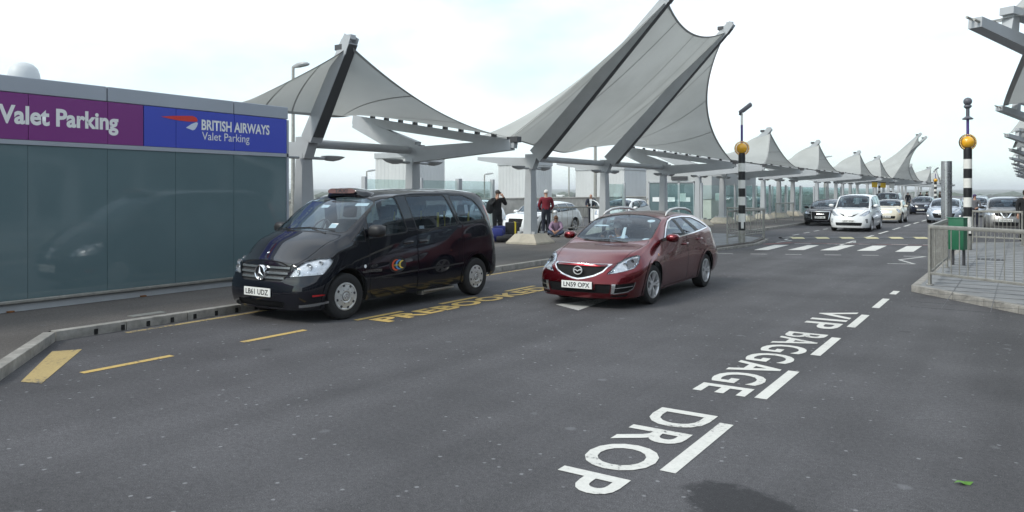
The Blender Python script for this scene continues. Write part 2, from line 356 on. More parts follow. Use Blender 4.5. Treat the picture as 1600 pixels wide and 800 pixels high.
for s_, y0, wdt in (('VIP', 12.72, 1.75), ('BAGGAGE', 10.52, 3.6), ('DROP', 6.2, 2.02)):
    b2 = NB(); text_bm(b2, s_, .68, Matrix(), bold=.012, align='LEFT', spacing=1.12)
    xs = [v.co.x for v in b2.verts]; k = wdt/(max(xs)-min(xs)); x0 = min(xs)
    for v in b2.verts: v.co = frame((-2.56, y0, Z1+.001), (0, -1, 0), (1, 0, 0)) @ Vector(((v.co.x-x0)*k, v.co.y, 0))
    me = bpy.data.meshes.new('t'); b2.to_mesh(me); b2.free(); bm.from_mesh(me); bpy.data.meshes.remove(me)
struct(build('painted_words_vip_baggage_drop', bm, M['mark_w']))
bm = NB(); b2 = NB(); text_bm(b2, 'PREBOOKED', .52, Matrix(), bold=.02, align='LEFT', spacing=1.1)
xs = [v.co.x for v in b2.verts]; k = 4.6/(max(xs)-min(xs)); x0 = min(xs)
for v in b2.verts: v.co = frame((-7.50, 8.1, Z1+.001), (0, 1, 0), (-1, 0, 0)) @ Vector(((v.co.x-x0)*k, v.co.y, 0))
struct(build('painted_word_prebooked', b2, M['mark_y'])); bm.free()
zb = [((-7.12, 24.63), (-6.74, 24.89), (-6.78, 27.66), (-7.2, 27.38)), ((-6.23, 25.23), (-5.79, 25.52), (-5.87, 28.09), (-6.2, 27.87)), ((-5.34, 25.67), (-4.88, 25.98), (-4.83, 28.78), (-5.24, 28.5)),
      ((-4.34, 26.13), (-3.85, 26.45), (-3.88, 29.15), (-4.29, 28.88)), ((-3.28, 26.34), (-2.8, 26.66), (-2.85, 29.58), (-3.28, 29.3)), ((-2.3, 26.7), (-1.85, 26.95), (-1.85, 29.9), (-2.3, 29.7))]
mark('zebra_stripes', zb, M['mark_w'])
mark('give_way_dashes', [strip(x, 22.6+(x+7.63)*.47, x+.42, 22.6+(x+.42+7.63)*.47, .1) for x in (-7.63, -6.75, -5.85, -4.85, -3.9)]+[strip(x, 28.46+(x+6.78)*.5, x+.5, 28.46+(x+.5+6.78)*.5, .12) for x in (-6.78, -5.79, -4.82, -3.84, -2.9)], M['mark_ww'])
mark('red_edge_line', [strip(-7.6, 27.6, -7.0, 29.0, .25), strip(-7.0, 28.9, -2.0, 30.4, .14)], M['mark_r'])
def zig(p, w): return [strip(*p[i], *p[i+1], w) for i in range(len(p)-1)]
mark('zigzag_lines', zig([(-2.9, 21.87), (-2.3, 22.11), (-2.79, 23.27), (-2.3, 24.88), (-2.85, 24.65)], .09), M['mark_ww'])
mark('zigzag_lines', zig([(-8.2, 31.7), (-7.9, 32.8), (-7.62, 30.5), (-7.3, 30.2), (-7.5, 28.8)], .09)+zig([(-5.5, 28.9), (-5.1, 30.3), (-5.3, 31.5)], .09), M['mark_ww'])
mark('direction_arrow', [[(-6.38, 10.9), (-5.77, 10.55), (-5.95, 12.3)]], M['mark_ww'])
# speed hump: rubber ramp strip with yellow blocks
bm = NB(); d = Vector((.826, .564, 0)).normalized(); nn = Vector((-d.y, d.x, 0)); L = 7.0
MH = frame((-8.0, 31.35, 0), d, nn)
def hump(bm, x0, x1, mi, dz=0):
    pr = [(-.32, .006), (-.16, .045), (0, .055), (.16, .045), (.32, .006)]
    for i in range(4): quad(bm, [MH @ Vector((x, y, z+dz)) for x, y, z in ((x0, *pr[i]), (x1, *pr[i]), (x1, *pr[i+1]), (x0, *pr[i+1]))], mi)
hump(bm, 0, 7.4, 0)
for k in range(9): hump(bm, .35+k*.98, .85+k*.98 if k < 7 else .36+k*.98, 1, .004)
o = build('speed_hump', bm, [M['plastic'], M['mark_py']]); tag(o, 'low rubber speed hump with yellow blocks across the road beyond the zebra crossing', 'speed hump')
# dead leaf on the road
M['leaf'] = mat('green_leaf', (.09, .22, .03), .6)
bm = NB(); pts = [(0, 0), (.03, .018), (.05, .012), (.06, .03), (.09, .02), (.12, 0), (.09, -.018), (.065, -.012), (.05, -.03), (.03, -.014)]
c_ = bm.verts.new((.06, 0, .016)); vv = [bm.verts.new((x-.0, y, .006+.01*math.sin(x*60))) for x, y in pts]
for i in range(len(vv)): bm.faces.new((vv[i], vv[(i+1) % len(vv)], c_))
o = build('fallen_leaf', bm, M['leaf'], smooth=True); o.location = (-.36, 5.6, .004); o.rotation_euler = (0, 0, R(30)); tag(o, 'small green leaf lying on the asphalt in the foreground', 'leaf')
# parapet of the deck, hills, woods and sheds far below
bm = NB()
for k in range(46):
    box(bm, (-27.2, -20+k*6+3, .7), (.3, 5.98, 1.4), bev=.015)
box(bm, (-27.2, 118, 1.44), (.4, 276, .09), bev=.02)
o = build('parapet_wall', bm, M['conc'], auto=40); tag(o, 'long pale concrete parapet wall behind the white parked cars', 'wall')
M['hill'] = mat('hill_woodland', (.045, .062, .036), .95, noise=(.02, .5))
def ridge(name, dist, base, amp, seed, m, u0=-75, u1=25, z0=-9, n=260, rough=0.0):
    rnd = random.Random(seed); ph = [(rnd.uniform(1, 30), rnd.uniform(0, 6.3), rnd.uniform(.2, 1)) for _ in range(9)]
    bm = NB(); rows = []
    for i in range(n+1):
        an = R(u0+(u1-u0)*i/n); h = base+amp*sum(a*math.sin(f*an*2+p) for f, p, a in ph)/4+rnd.uniform(-rough, rough)
        x, y = math.sin(an), math.cos(an)
        rows.append([bm.verts.new((x*dist, y*dist, z0)), bm.verts.new((x*dist*1.06, y*dist*1.06, h*.6+z0*.4)), bm.verts.new((x*dist*1.15, y*dist*1.15, h)), bm.verts.new((x*dist*1.4, y*dist*1.4, z0))])
    for i in range(n):
        for j in range(3): bm.faces.new((rows[i+1][j], rows[i][j], rows[i][j+1], rows[i+1][j+1]))
    return struct(build(name, bm, m, smooth=True))
ridge('hills', 3600, 15, 5, 3, M['hill']); ridge('hills', 2300, 4, 4, 5, M['hill'])
# a far-off wood in front of the hills: one mass
bm = NB(); rnd = random.Random(4)
for i in range(520):
    an = R(rnd.uniform(-70, 12)); dd = rnd.uniform(900, 1500); x, y = math.sin(an)*dd, math.cos(an)*dd; r_ = rnd.uniform(5, 12)
    rr = bmesh.ops.create_icosphere(bm, subdivisions=1, radius=1); Tm = Matrix.Translation((x, y, -9+r_*.45)) @ Matrix.Rotation(rnd.uniform(0, 6), 4, 'Z') @ Matrix.Diagonal((r_*rnd.uniform(.8, 1.8), r_, r_*rnd.uniform(.35, .6), 1))
    for v in rr['verts']: v.co = Tm @ (v.co*rnd.uniform(.8, 1.15))
struct(build('far_woodland', bm, M['hill']), 'stuff')
M['shed'] = mat('pale_shed_cladding', (.62, .62, .58), .6)
for i, (an, dd, w_) in enumerate(((-31.6, 1050, 45), (-29.3, 1120, 70), (-26.6, 1000, 60), (-23.9, 1150, 50))):
    x, y = math.sin(R(an))*dd, math.cos(R(an))*dd
    t = thing('warehouse', ('small pale shed beyond the parapet, leftmost of the low white sheds', 'long pale shed beyond the parapet behind the seated child', 'pale shed beyond the parapet left of the bald man', 'pale shed beyond the parapet, right of the bald man')[i], 'warehouse', (x, y, -9), R(-an), 'low white sheds far beyond the parapet')
    bm = NB(); box(bm, (0, 0, 2.2), (w_, 22, 4.4)); build('wall', bm, M['shed'], t)
    bm = NB(); prism(bm, [(-12, 4.4), (12, 4.4), (0, 6.6)], -w_/2-.5, w_/2+.5, frame((0, 0, 0), (0, 1, 0), (0, 0, 1))); build('roof', bm, M['shed'], t)
# grey clad ramp towers behind the parapet
M['clad'] = mat('profiled_cladding', (.56, .57, .575), .5, noise=(.4, .08))
def tower(r, a, w, d, h, label, z0=-9):
    t = thing('plant_tower', label, 'building', (r, a, z0), 0, 'grey clad towers behind the canopies')
    bm = NB(); poly = []
    n = int((w+d)*2/.25)
    def rect_pts():
        per = [(-d/2, -w/2), (d/2, -w/2), (d/2, w/2), (-d/2, w/2)]
        for i in range(4):
            p, q = Vector(per[i]), Vector(per[(i+1) % 4]); L = (q-p).length; k = int(L/.3); nrm = Vector(((q-p).y, -(q-p).x)).normalized()
            for j in range(k):
                for f, o_ in ((0, 0), (.5, 0), (.55, -.012), (.95, -.012)):
                    yield (p+(q-p)*((j+f)/k)+nrm*o_)
    poly = [(p.x, p.y) for p in rect_pts()]
    prism(bm, poly, 0, h-z0-.35); build('cladding', bm, M['clad'], t)
    bm = NB(); box(bm, (0, 0, h-z0-.175), (d+.12, w+.12, .35), bev=.03); build('coping', bm, M['steel'], t); return t
tower(-32.5, 37.2, 3.1, 3.1, 4.3, 'grey ribbed tower seen above the taxi roof behind the first canopy column')
tower(-32.5, 50.8, 3.1, 3.0, 4.25, 'grey ribbed tower behind the footing column, between two lamp posts')
tower(-32.5, 66.5, 6.0, 5.0, 4.2, 'grey ribbed tower hidden behind the glass lift lobby')
tower(-32.5, 82, 6.0, 5.0, 4.2, 'pale ribbed tower seen beside the crossing beacon under the canopies')
# terminal building alongside (to the right of the photograph; it shades and is mirrored by the cars)
M['term'] = mat('terminal_cladding', (.36, .37, .38), .5, noise=(.3, .1)); M['termg'] = mat('terminal_glazing', (.03, .045, .055), .08)
t = thing('terminal_building', 'tall grey glazed terminal front along the right-hand pavement', 'building', (20, 80, 0))
bm = NB(); box(bm, (4, 0, 5.5), (8, 240, 11)); build('wall', bm, M['term'], t)
bm = NB()
for k in range(39):
    box(bm, (-.02, -117+k*6, 2.4), (.06, 5.3, 4.2)); box(bm, (-.02, -117+k*6, 7.6), (.06, 5.3, 4.6))
build('glazing', bm, M['termg'], t)
bm = NB(); box(bm, (-1.2, 0, 5.0), (2.6, 240, .3)); build('entrance_canopy', bm, M['steel'], t)
# ================================================================ VALET PARKING PAVILION
M['teal'] = mat('teal_back_painted_glass', (.118, .172, .185), .035, spec=.85, noise=(.6, .06)); M['purple'] = mat('purple_sign_panel', (.20, .036, .20), .3); M['bablue'] = mat('blue_sign_panel', (.055, .08, .47), .3)
M['fascia'] = mat('silver_fascia', (.36, .385, .43), .35, metal=.15, noise=(.8, .06)); M['rust'] = mat('rust', (.22, .09, .03), .9, noise=(20, .4)); M['letter_w'] = mat('white_lettering', (.80, .80, .78), .45)
M['sred'] = mat('red_emblem', (.62, .04, .03), .4); M['ssil'] = mat('silver_emblem', (.62, .68, .78), .3)
V = thing('valet_parking_pavilion', 'long glass fronted valet parking pavilion with purple and blue sign band', 'building', (-12.1, 10.2, KH))
FX = 0.0; y0, y1 = -14.0, 0.0; h = -KH
bm = NB(); box(bm, (-1.85, (y0+y1)/2, 1.7), (3.5, y1-y0-.06, 3.36)); build('wall', bm, M['steel'], V)
bm = NB()
joints = [-.04, -1.25, -2.42, -3.6, -4.77, -5.95, -7.12, -8.3, -9.5, -10.7, -11.9, -13.96]
bm = NB()
for i in range(11):
    ya, yb = joints[i+1], joints[i]
    b3 = NB(); box(b3, (-.05, (ya+yb)/2, (.17+2.42)/2), (.1, yb-ya-.006, 2.25)); build('glass_panel', b3, M['teal'], V)
# roof fascia, in lengths
for a_, b_ in ((-14.0, -9.5), (-9.49, -6.0), (-5.99, -3.61), (-3.6, -1.26), (-1.25, .0)):
    bm = NB(); box(bm, (-1.86, (a_+b_)/2, 3.285), (3.74, b_-a_-.006, .235), bev=.012); build('roof_fascia', bm, M['fascia'], V)
bm = NB(); box(bm, (-.03, -7.0, 2.453), (.09, 14.0, .065)); box(bm, (-.03, -.012, 1.65), (.09, .05, 3.0)); build('trim', bm, M['fascia'], V)
bm = NB(); box(bm, (-.02, -7.0, .145), (.12, 14.0, .045), bev=.008); build('base_rail', bm, M['galv'], V)
bm = NB(); box(bm, (-.05, -7.0, .06), (.06, 14.0, .12)); build('plinth', bm, M['steel'], V)
bm = NB()
for y in (-3.0, -5.0, -6.6, -8.2): box(bm, (-.0, y, .012), (.05, .09, .02))
build('rust_stain', bm, M['rust'], V)
SB = -2.98    # border between blue and purple, as seen on the sign
sgn = [(M['bablue'], SB+.004, -.04, (-1.74,)), (M['purple'], -14.0, SB, (-3.67, -5.05, -6.6, -8.2, -10, -12))]
def sign(matx, ya, yb, js):
    bm = NB(); pts = sorted([ya, yb]+[j for j in js if ya < j < yb])
    for i in range(len(pts)-1): box(bm, (-.01, (pts[i]+pts[i+1])/2, 2.825), (.05, pts[i+1]-pts[i]-.008, .668))
    return build('sign_panel', bm, matx, V)
sb = sign(M['bablue'], -3.0, -.04, (-1.25, -2.42)); sp = sign(M['purple'], -14.0, -3.008, (-3.6, -4.77, -5.95, -7.12, -8.3, -10, -12))
sb['label'] = 'blue airline sign panel'; sp['label'] = 'purple valet parking sign panel'
def wall_text(parent, s, size, y, z, sx, bold, m, width=None):
    b = NB(); text_bm(b, s, size, Matrix(), bold=bold, align='LEFT')
    xs = [v.co.x for v in b.verts]; k = (width/(max(xs)-min(xs))) if width else sx; x0 = min(xs)
    for v in b.verts: v.co = frame((.019, y, z), (0, 1, 0), (0, 0, 1)) @ Vector(((v.co.x-x0)*k, v.co.y, 0))
    return build('lettering', b, m, parent)
wall_text(sp, 'Valet Parking', .36, -5.17, 2.725, 1, .012, M['letter_w'], width=1.74)
wall_text(sb, 'BRITISH AIRWAYS', .25, -1.93, 2.835, 1, .007, M['letter_w'], width=1.47)
wall_text(sb, 'Valet Parking', .205, -1.92, 2.655, 1, 0.0, M['letter_w'], width=1.0)
def emblem(m, pts, name):
    b = NB(); b.faces.new([b.verts.new((.0195, -2.7+(y+2.62)*.787, z+.01 if z > 2.93 else z+.04)) for y, z in pts]); bmesh.ops.recalc_face_normals(b, faces=b.faces); build(name, b, m, sb)
emblem(M['sred'], [(-2.62, 2.99), (-2.4, 2.965), (-2.2, 2.95), (-1.98, 2.945), (-1.76, 2.925), (-1.735, 2.98), (-1.775, 3.025), (-1.86, 3.05), (-2.05, 3.04), (-2.35, 3.02)], 'red_ribbon_emblem')
emblem(M['ssil'], [(-2.03, 2.805), (-1.9, 2.875), (-1.78, 2.915), (-1.73, 2.905), (-1.76, 2.84), (-1.81, 2.785), (-1.86, 2.768)], 'silver_ribbon_emblem')
# satellite dome on the roof
bm = NB(); lathe(bm, [(.23, 0), (.23, .10), (.22, .17), (.19, .26), (.13, .32), (.05, .35), (0, .353)], 28)
M['dome'] = mat('dome_plastic', (.55, .57, .58), .5)
o = build('roof_dome', bm, M['dome'], V, smooth=True); o.location = (-1.0, -4.38, 3.42)
# ================================================================ CANOPIES
CR = -13.8
def fabric_grid(bm, P, nu, nv, seams=(), edge=None, thick=.012):
    """P(u, w) -> world point; u in -1..1 along the row, w in 0..1 from rear to front"""
    vs = [[bm.verts.new(P(-1+2*i/nu, j/nv)) for j in range(nv+1)] for i in range(nu+1)]
    for i in range(nu):
        for j in range(nv): bm.faces.new((vs[i][j], vs[i+1][j], vs[i+1][j+1], vs[i][j+1])).smooth = True
def strip_on(bm, P, path, w, nseg=40, off=.012):
    """thin band following the membrane along a (u, w) path, a little below it"""
    prev = None
    for k in range(nseg+1):
        u, v = path(k/nseg); p = Vector(P(u, v)); u2, v2 = path(min(1, k/nseg+.01)); u1, v1 = path(max(0, k/nseg-.01))
        t = (Vector(P(u2, v2))-Vector(P(u1, v1))); t = t.normalized() if t.length > 1e-6 else Vector((0, 1, 0))
        e = .01; n = (Vector(P(min(1, u+e), v))-Vector(P(max(-1, u-e), v))).cross(Vector(P(u, min(1, v+e)))-Vector(P(u, max(0, v-e))))
        n.normalize()
        if n.z > 0: n = -n
        s = t.cross(n).normalized()*w/2; a, b = bm.verts.new(p+n*off+s), bm.verts.new(p+n*off-s)
        if prev: bm.faces.new((prev[0], a, b, prev[1]))
        prev = (a, b)
def canopy(name_label, kind, a0, mirror=False, left_arm=True, right_arm=True, tip_r=-11.4, detail=True, group='tensile fabric canopies'):
    """one bay of the canopy row. World coordinates relative to an Empty at its middle column."""
    mr = (lambda p: (-11.05-p[0]-0.0, p[1], p[2])) if mirror else (lambda p: p)     # right-hand row is the mirror image of the left one
    root = thing('fabric_canopy', name_label, 'canopy', (mr((CR, a0, 0))[0], a0, KH), 0, group)
    O = Vector((mr((CR, a0, 0))[0], a0, KH))
    def W(p): return Vector(mr(p))-O
    def fin(name, bm, m, parent=root, **k):
        bmesh.ops.recalc_face_normals(bm, faces=bm.faces)
        return build(name, bm, m, parent, **k)
    booms = [a0] if kind == 'single' else [a0-2.75, a0+2.75]
    span = 3.8 if kind == 'single' else 8.75
    arms = [a for a, on in ((a0-span, left_arm), (a0+span, right_arm)) if on]
    tip = (tip_r, 5.05) if kind == 'single' else (-8.9, 7.72)
    for a in booms+arms:
        bm = NB(); c = W((CR, a, 0)); 
        frustum(bm, (c.x, c.y, .32), (.30, .44), (c.x, c.y, 2.62), (.22, .29)); cl = fin('column', bm, M['steel'])
        bm = NB(); frustum(bm, (c.x, c.y, 0), (1.2, 1.2), (c.x, c.y, .06), (1.2, 1.2)); frustum(bm, (c.x, c.y, .062), (1.17, 1.17), (c.x, c.y, .33), (.74, .80)); fin('footing', bm, M['foot'], cl)
        bm = NB()
        for s in (-1, 1): box(bm, (c.x+.28, c.y+s*.25, .36), (.12, .08, .1)); box(bm, (c.x-.28, c.y+s*.25, .36), (.12, .08, .1))
        fin('base_plate', bm, M['steel'], cl)
        if detail:
            for s in (-1, 1):
                bm = NB(); tube(bm, [(c.x+.05, c.y+s*.2, 2.52), (c.x+.05, c.y+s*.62, 2.52)], .035, 8)
                # boat-shaped uplighter
                Lx = [(.55, .10, .05), (.62, .13, .11), (.85, .14, .12), (1.05, .10, .085), (1.22, .015, .02)]; prev = None
                for yy, wv, dv in Lx:
                    ring = [bm.verts.new((c.x+.05+wx*wv, c.y+s*yy, 2.58+wz*dv)) for wx, wz in ((-1, 0), (-.7, -.7), (0, -1), (.7, -.7), (1, 0), (.9, .12), (-.9, .12))]
                    if prev:
                        for k in range(7): bm.faces.new((prev[k], prev[(k+1) % 7], ring[(k+1) % 7], ring[k]))
                    else: bm.faces.new(ring)
                    prev = ring
                bm.faces.new(prev); fin('uplighter', bm, M['steel'], cl, auto=50)
    for a in booms:
        bm = NB(); b0 = W((CR-.05, a, 2.72)); b1 = W((CR+.25, a, 3.05)); b2 = W((tip[0]+.12, a, tip[1]+.1))
        dpt = .54 if kind == 'double' else .34; bw0 = .28 if kind == 'double' else .34
        frustum(bm, (W((CR, a, 0)).x, b0.y, 2.5), (.32, .28), (W((CR+.12, a, 0)).x, b0.y, 3.0), (.50, .27))
        beam(bm, b1, b2, bw0, dpt, bw0*.8, .26); fin('boom', bm, M['steel'])
        dn = (b2-b1).normalized(); sf = Vector((dn.z, 0, -dn.x))*(1 if dn.x > 0 else -1); bm = NB(); beam(bm, b1+sf*(dpt/2+.004)+dn*.15, b2+sf*.134, bw0*.9, .008, bw0*.7, .008); fin('boom_shade_panel', bm, M['boom_shade'])  # added dark strip, paints the shade on the boom's underside
        bm = NB(); d = (b2-b1).normalized()   # head plates and saddle
        for s in (-1, 1): beam(bm, b2-d*.25+Vector((0, s*.125, 0)), b2+d*.14+Vector((0, s*.125, 0)), .02, .3, .02, .2)
        box(bm, b2+Vector((0, 0, .10)), (.22, .16, .10)); fin('boom_head', bm, M['steel'])
        bm = NB(); box(bm, b2-d*.42+Vector((0, 0, .25)), (.22, .28, .12)); tube(bm, [b2-d*.5+Vector((0, 0, .2)), b2+Vector((0, 0, .14))], .03, 8); fin('clamp', bm, M['dsteel'])
        bm = NB(); beam(bm, W((CR, a, 2.82)), W((CR-2.15, a, 3.02)), .24, .36, .16, .12); fin('rear_arm', bm, M['steel'])
    for a in arms:
        bm = NB()
        frustum(bm, (W((CR, a, 0)).x, W((CR, a, 0)).y, 2.5), (.26, .26), (W((CR+.02, a, 0)).x, W((CR, a, 0)).y, 3.0), (.60, .26))
        beam(bm, W((CR-.05, a, 2.85)), W((-10.55, a, 3.02)), .26, .42, .20, .26)
        beam(bm, W((CR+.1, a, 2.95)), W((-15.95, a, 3.85)), .24, .55, .20, .32); fin('arm', bm, M['steel'])
        bm = NB(); beam(bm, W((-16.0, a, 3.92)), W((-10.45, a, 3.03)), .18, .26, .16, .20); fin('ladder_beam', bm, M['steel'])
        bm = NB()
        for k in range(9):
            f = .12+.095*k; box(bm, W((-15.95+5.5*f, a, 4.06-.9*f)), (.09, .12, .10))
        box(bm, W((-10.5, a, 3.15)), (.3, .2, .14)); fin('clamp', bm, M['dsteel'])
    ends = sorted(booms+arms)
    bm = NB()
    for p, q in zip(ends, ends[1:]):
        tube(bm, [W((CR, p+.2, 2.98)), W((CR, q-.2, 2.98))], .105, 12)
    fin('tie_beam', bm, M['steel'], smooth=False, auto=40)
    # membrane
    al, ar = a0-span, a0+span
    if kind == 'single':
        def Pf(u, w):
            k = max(0., 1-abs(u)); pk = .13*k+.87*k**(2.15 if left_arm or u > 0 else 1.2)
            fr = -10.62+(tip[0]+.15+10.62)*(.15*k+.85*k**1.4); fz = 3.22+(tip[1]-3.22)*pk
            rr = -13.35-2.45*abs(u)**1.4; rz = 3.60+.50*abs(u)**1.4
            r = rr+(fr-rr)*w; z = rz+(fz-rz)*w+.25*k*4*w*(1-w)*.6; r -= .30*k*4*w*(1-w)
            a = a0+u*span
            if not left_arm and u < 0:         # first bay rests over the pavilion roof
                q = -u; t_ = w; fr0 = -12.35+(-13.2+12.35)*q; fz0 = 5.07+(3.74-5.07)*(q**.88); rr0 = -13.35-.6*q; rz0 = 3.60+.06*q; r = rr0+(fr0-rr0)*t_-.22*(1-q)*4*w*(1-w); z = rz0+(fz0-rz0)*t_; a = a0-1.95*q
            return W((r, a, z))
        nu, nv = 48, 22
        sl = [(lambda t, c=c: (c+(.10 if c < 0 else -.10)*0, t)) for c in (-.62, -.30, .02, .33, .64)]
    else:
        def Pf(u, w):
            x = abs(u); ub = 2.75/8.75
            if x < ub:
                q = x/ub; fr = -8.95-.22*(1-q*q); fz = 7.62-.50*(1-q*q)
            else:
                q = (1-x)/(1-ub); fr = -10.62+(-8.95+10.62)*q-(3.6*q*(1-q) if u > 0 else 0); fz = 3.22+(7.62-3.22)*(.90*q+.10*q*q)
            ax = x
            if x < ub: rr, rz = -14.1-.35*(x/ub), 3.32+.35*(x/ub)**1.3
            else:
                q = (x-ub)/(1-ub)
                if u > 0: rr, rz = -14.45-1.35*q, 3.67+.45*q
                else: rr, rz = -14.45+2.2*q, 3.62-.42*q
            sag = (.95 if x < ub else .95*(1-(x-ub)/(1-ub)))*(w*w-w)
            r = rr+(fr-rr)*w; z = rz+(fz-rz)*w+sag
            if x > ub:                      # the side membranes billow between boom and arm
                q = (x-ub)/(1-ub); z += -.5*q*(1-q)*math.sin(math.pi*w)*(1 if u > 0 else -.5)
            return W((r, a0+u*span, z))
        nu, nv = 70, 30
        sl = [(lambda t, c=c, d=d: (c+(d-c)*t, t)) for c, d in ((-.85, -.95), (-.66, -.62), (-.44, -.36), (-.20, -.17), (.02, .02), (.2, .17), (.5, .44), (.68, .62), (.86, .8))]
    bm = NB(); fabric_grid(bm, Pf, nu, nv); fb = build('membrane', bm, M['fabric'], root)
    bm = NB()
    for p in sl: strip_on(bm, Pf, p, .035)
    strip_on(bm, Pf, lambda t: (-1+2*t, 1), .07, 90, .014); strip_on(bm, Pf, lambda t: (-1+2*t, 0), .06, 90, .014)
    if kind == 'double':
        for s in (-1, 1):
            strip_on(bm, Pf, lambda t, s=s: (s*2.75/8.75, t), .05, 40, .014)
    build('seams', bm, M['seam'], fb)
    return root
canopy('small peaked fabric canopy on one dark boom beside the valet parking pavilion', 'single', 12.1, left_arm=False, tip_r=-12.45)
canopy('large swept fabric canopy on two long booms rising behind the red estate', 'double', 24.65, left_arm=False)
canopy('peaked fabric canopy right behind the yellow globe of the crossing beacon', 'single', 41.8)
canopy('second small peaked canopy to the right of the crossing beacon', 'single', 53.6)
canopy('third small peaked canopy beyond the crossing beacon, above the white people carrier', 'single', 69)
canopy('fourth small peaked canopy beyond the crossing beacon, next to the tall far canopy', 'single', 79.6)
canopy('tall far canopy with two booms curling up above the cream hatchback', 'double', 92.2, left_arm=False, detail=False)
canopy('first small peak just past the tall far canopy', 'single', 105, detail=False, left_arm=False)
canopy('far canopy with two booms beside the distant crossing beacon', 'single', 118, detail=False, tip_r=-10.5)
canopy('tiny far canopy peak right of the distant crossing beacon', 'single', 138, detail=False)
canopy('farthest canopy peak, last in the left row', 'single', 160, detail=False)
# right-hand row: only the road-side tips reach into the photograph
def right_canopy(label, a0, tip_r, detail=True):
    root = thing('fabric_canopy', label, 'canopy', (2.2, a0, KH), 0, 'tensile fabric canopies of the right-hand row')
    O = Vector((2.2, a0, KH)); dv = Vector((.42, .906, -.125))
    for s in (-1, 1):
        t0 = Vector((tip_r, a0+s*4.3, 3.40))-O; ce = t0+dv*5.3
        bm = NB(); frustum(bm, (ce.x, ce.y, .3), (.40, .54), (ce.x, ce.y, ce.z-.02), (.30, .36)); cl = build('column', bm, M['steel'], root)
        bm = NB(); frustum(bm, (ce.x, ce.y, 0), (1.17, 1.17), (ce.x, ce.y, .33), (.74, .8)); build('footing', bm, M['foot'], cl)
        bm = NB(); beam(bm, t0, ce, .12, .095, .20, .28); build('arm', bm, M['steel'], root)
        bm = NB(); k0, k1, k2 = t0+dv*.62+Vector((0, 0, .06)), t0+dv*.66+Vector((0, 0, .25)), t0+dv*1.5+Vector((.05, 0, .30))
        beam(bm, k0, k1, .10, .14, .10, .10, up=(.42, .9, 0)); beam(bm, k1-dv*.1, k2, .13, .07, .14, .09); beam(bm, k2, t0+dv*2.2+Vector((0, 0, .12)), .14, .09, .16, .16); beam(bm, k2-dv*.05, Vector((ce.x+2.2, ce.y+1.2, 4.0)), .13, .12, .2, .2); build('ladder_beam', bm, M['steel'], root)
        bm = NB(); tube(bm, [t0-dv*.10+Vector((-.02, 0, .03)), t0+Vector((-.02, 0, .03))], .012, 6); tube(bm, [t0-dv*.10+Vector((.04, 0, .0)), t0+Vector((.04, 0, .0))], .012, 6); box(bm, k1+dv*.2+Vector((0, 0, .06)), (.16, .26, .05)); build('clamp', bm, M['galv'], root)
    def Pf(u, w):
        k = 1-abs(u); pk = .2*k+.8*k**1.75
        fr = tip_r+.10+.9*k**1.5; fz = 3.50+1.9*pk; rr = 6.4; rz = 4.1
        return Vector((rr+(fr-rr)*w, a0+.5+u*4.3, rz+(fz-rz)*w+.6*pk*(w*w-w)))-O
    bm = NB(); fabric_grid(bm, Pf, 36, 16); fb = build('membrane', bm, M['fabric'], root)
    bm = NB(); strip_on(bm, Pf, lambda t: (-1+2*t, 1), .09, 60, .014); build('seams', bm, M['seam'], fb)
right_canopy('grey arms and membrane reaching in at the upper right corner of the photo', 12.5, -.36)
right_canopy('second canopy of the right-hand row, its thin arm tips level with the near beacon globe', 29.2, -.36)
right_canopy('third canopy of the right-hand row, small arm tips above the parked crossover', 46, -.45)
right_canopy('fourth canopy of the right-hand row, tiny tips at the right edge', 63, -.45)
right_canopy('farthest canopy of the right-hand row, lowest tips at the right edge', 84, -.45)
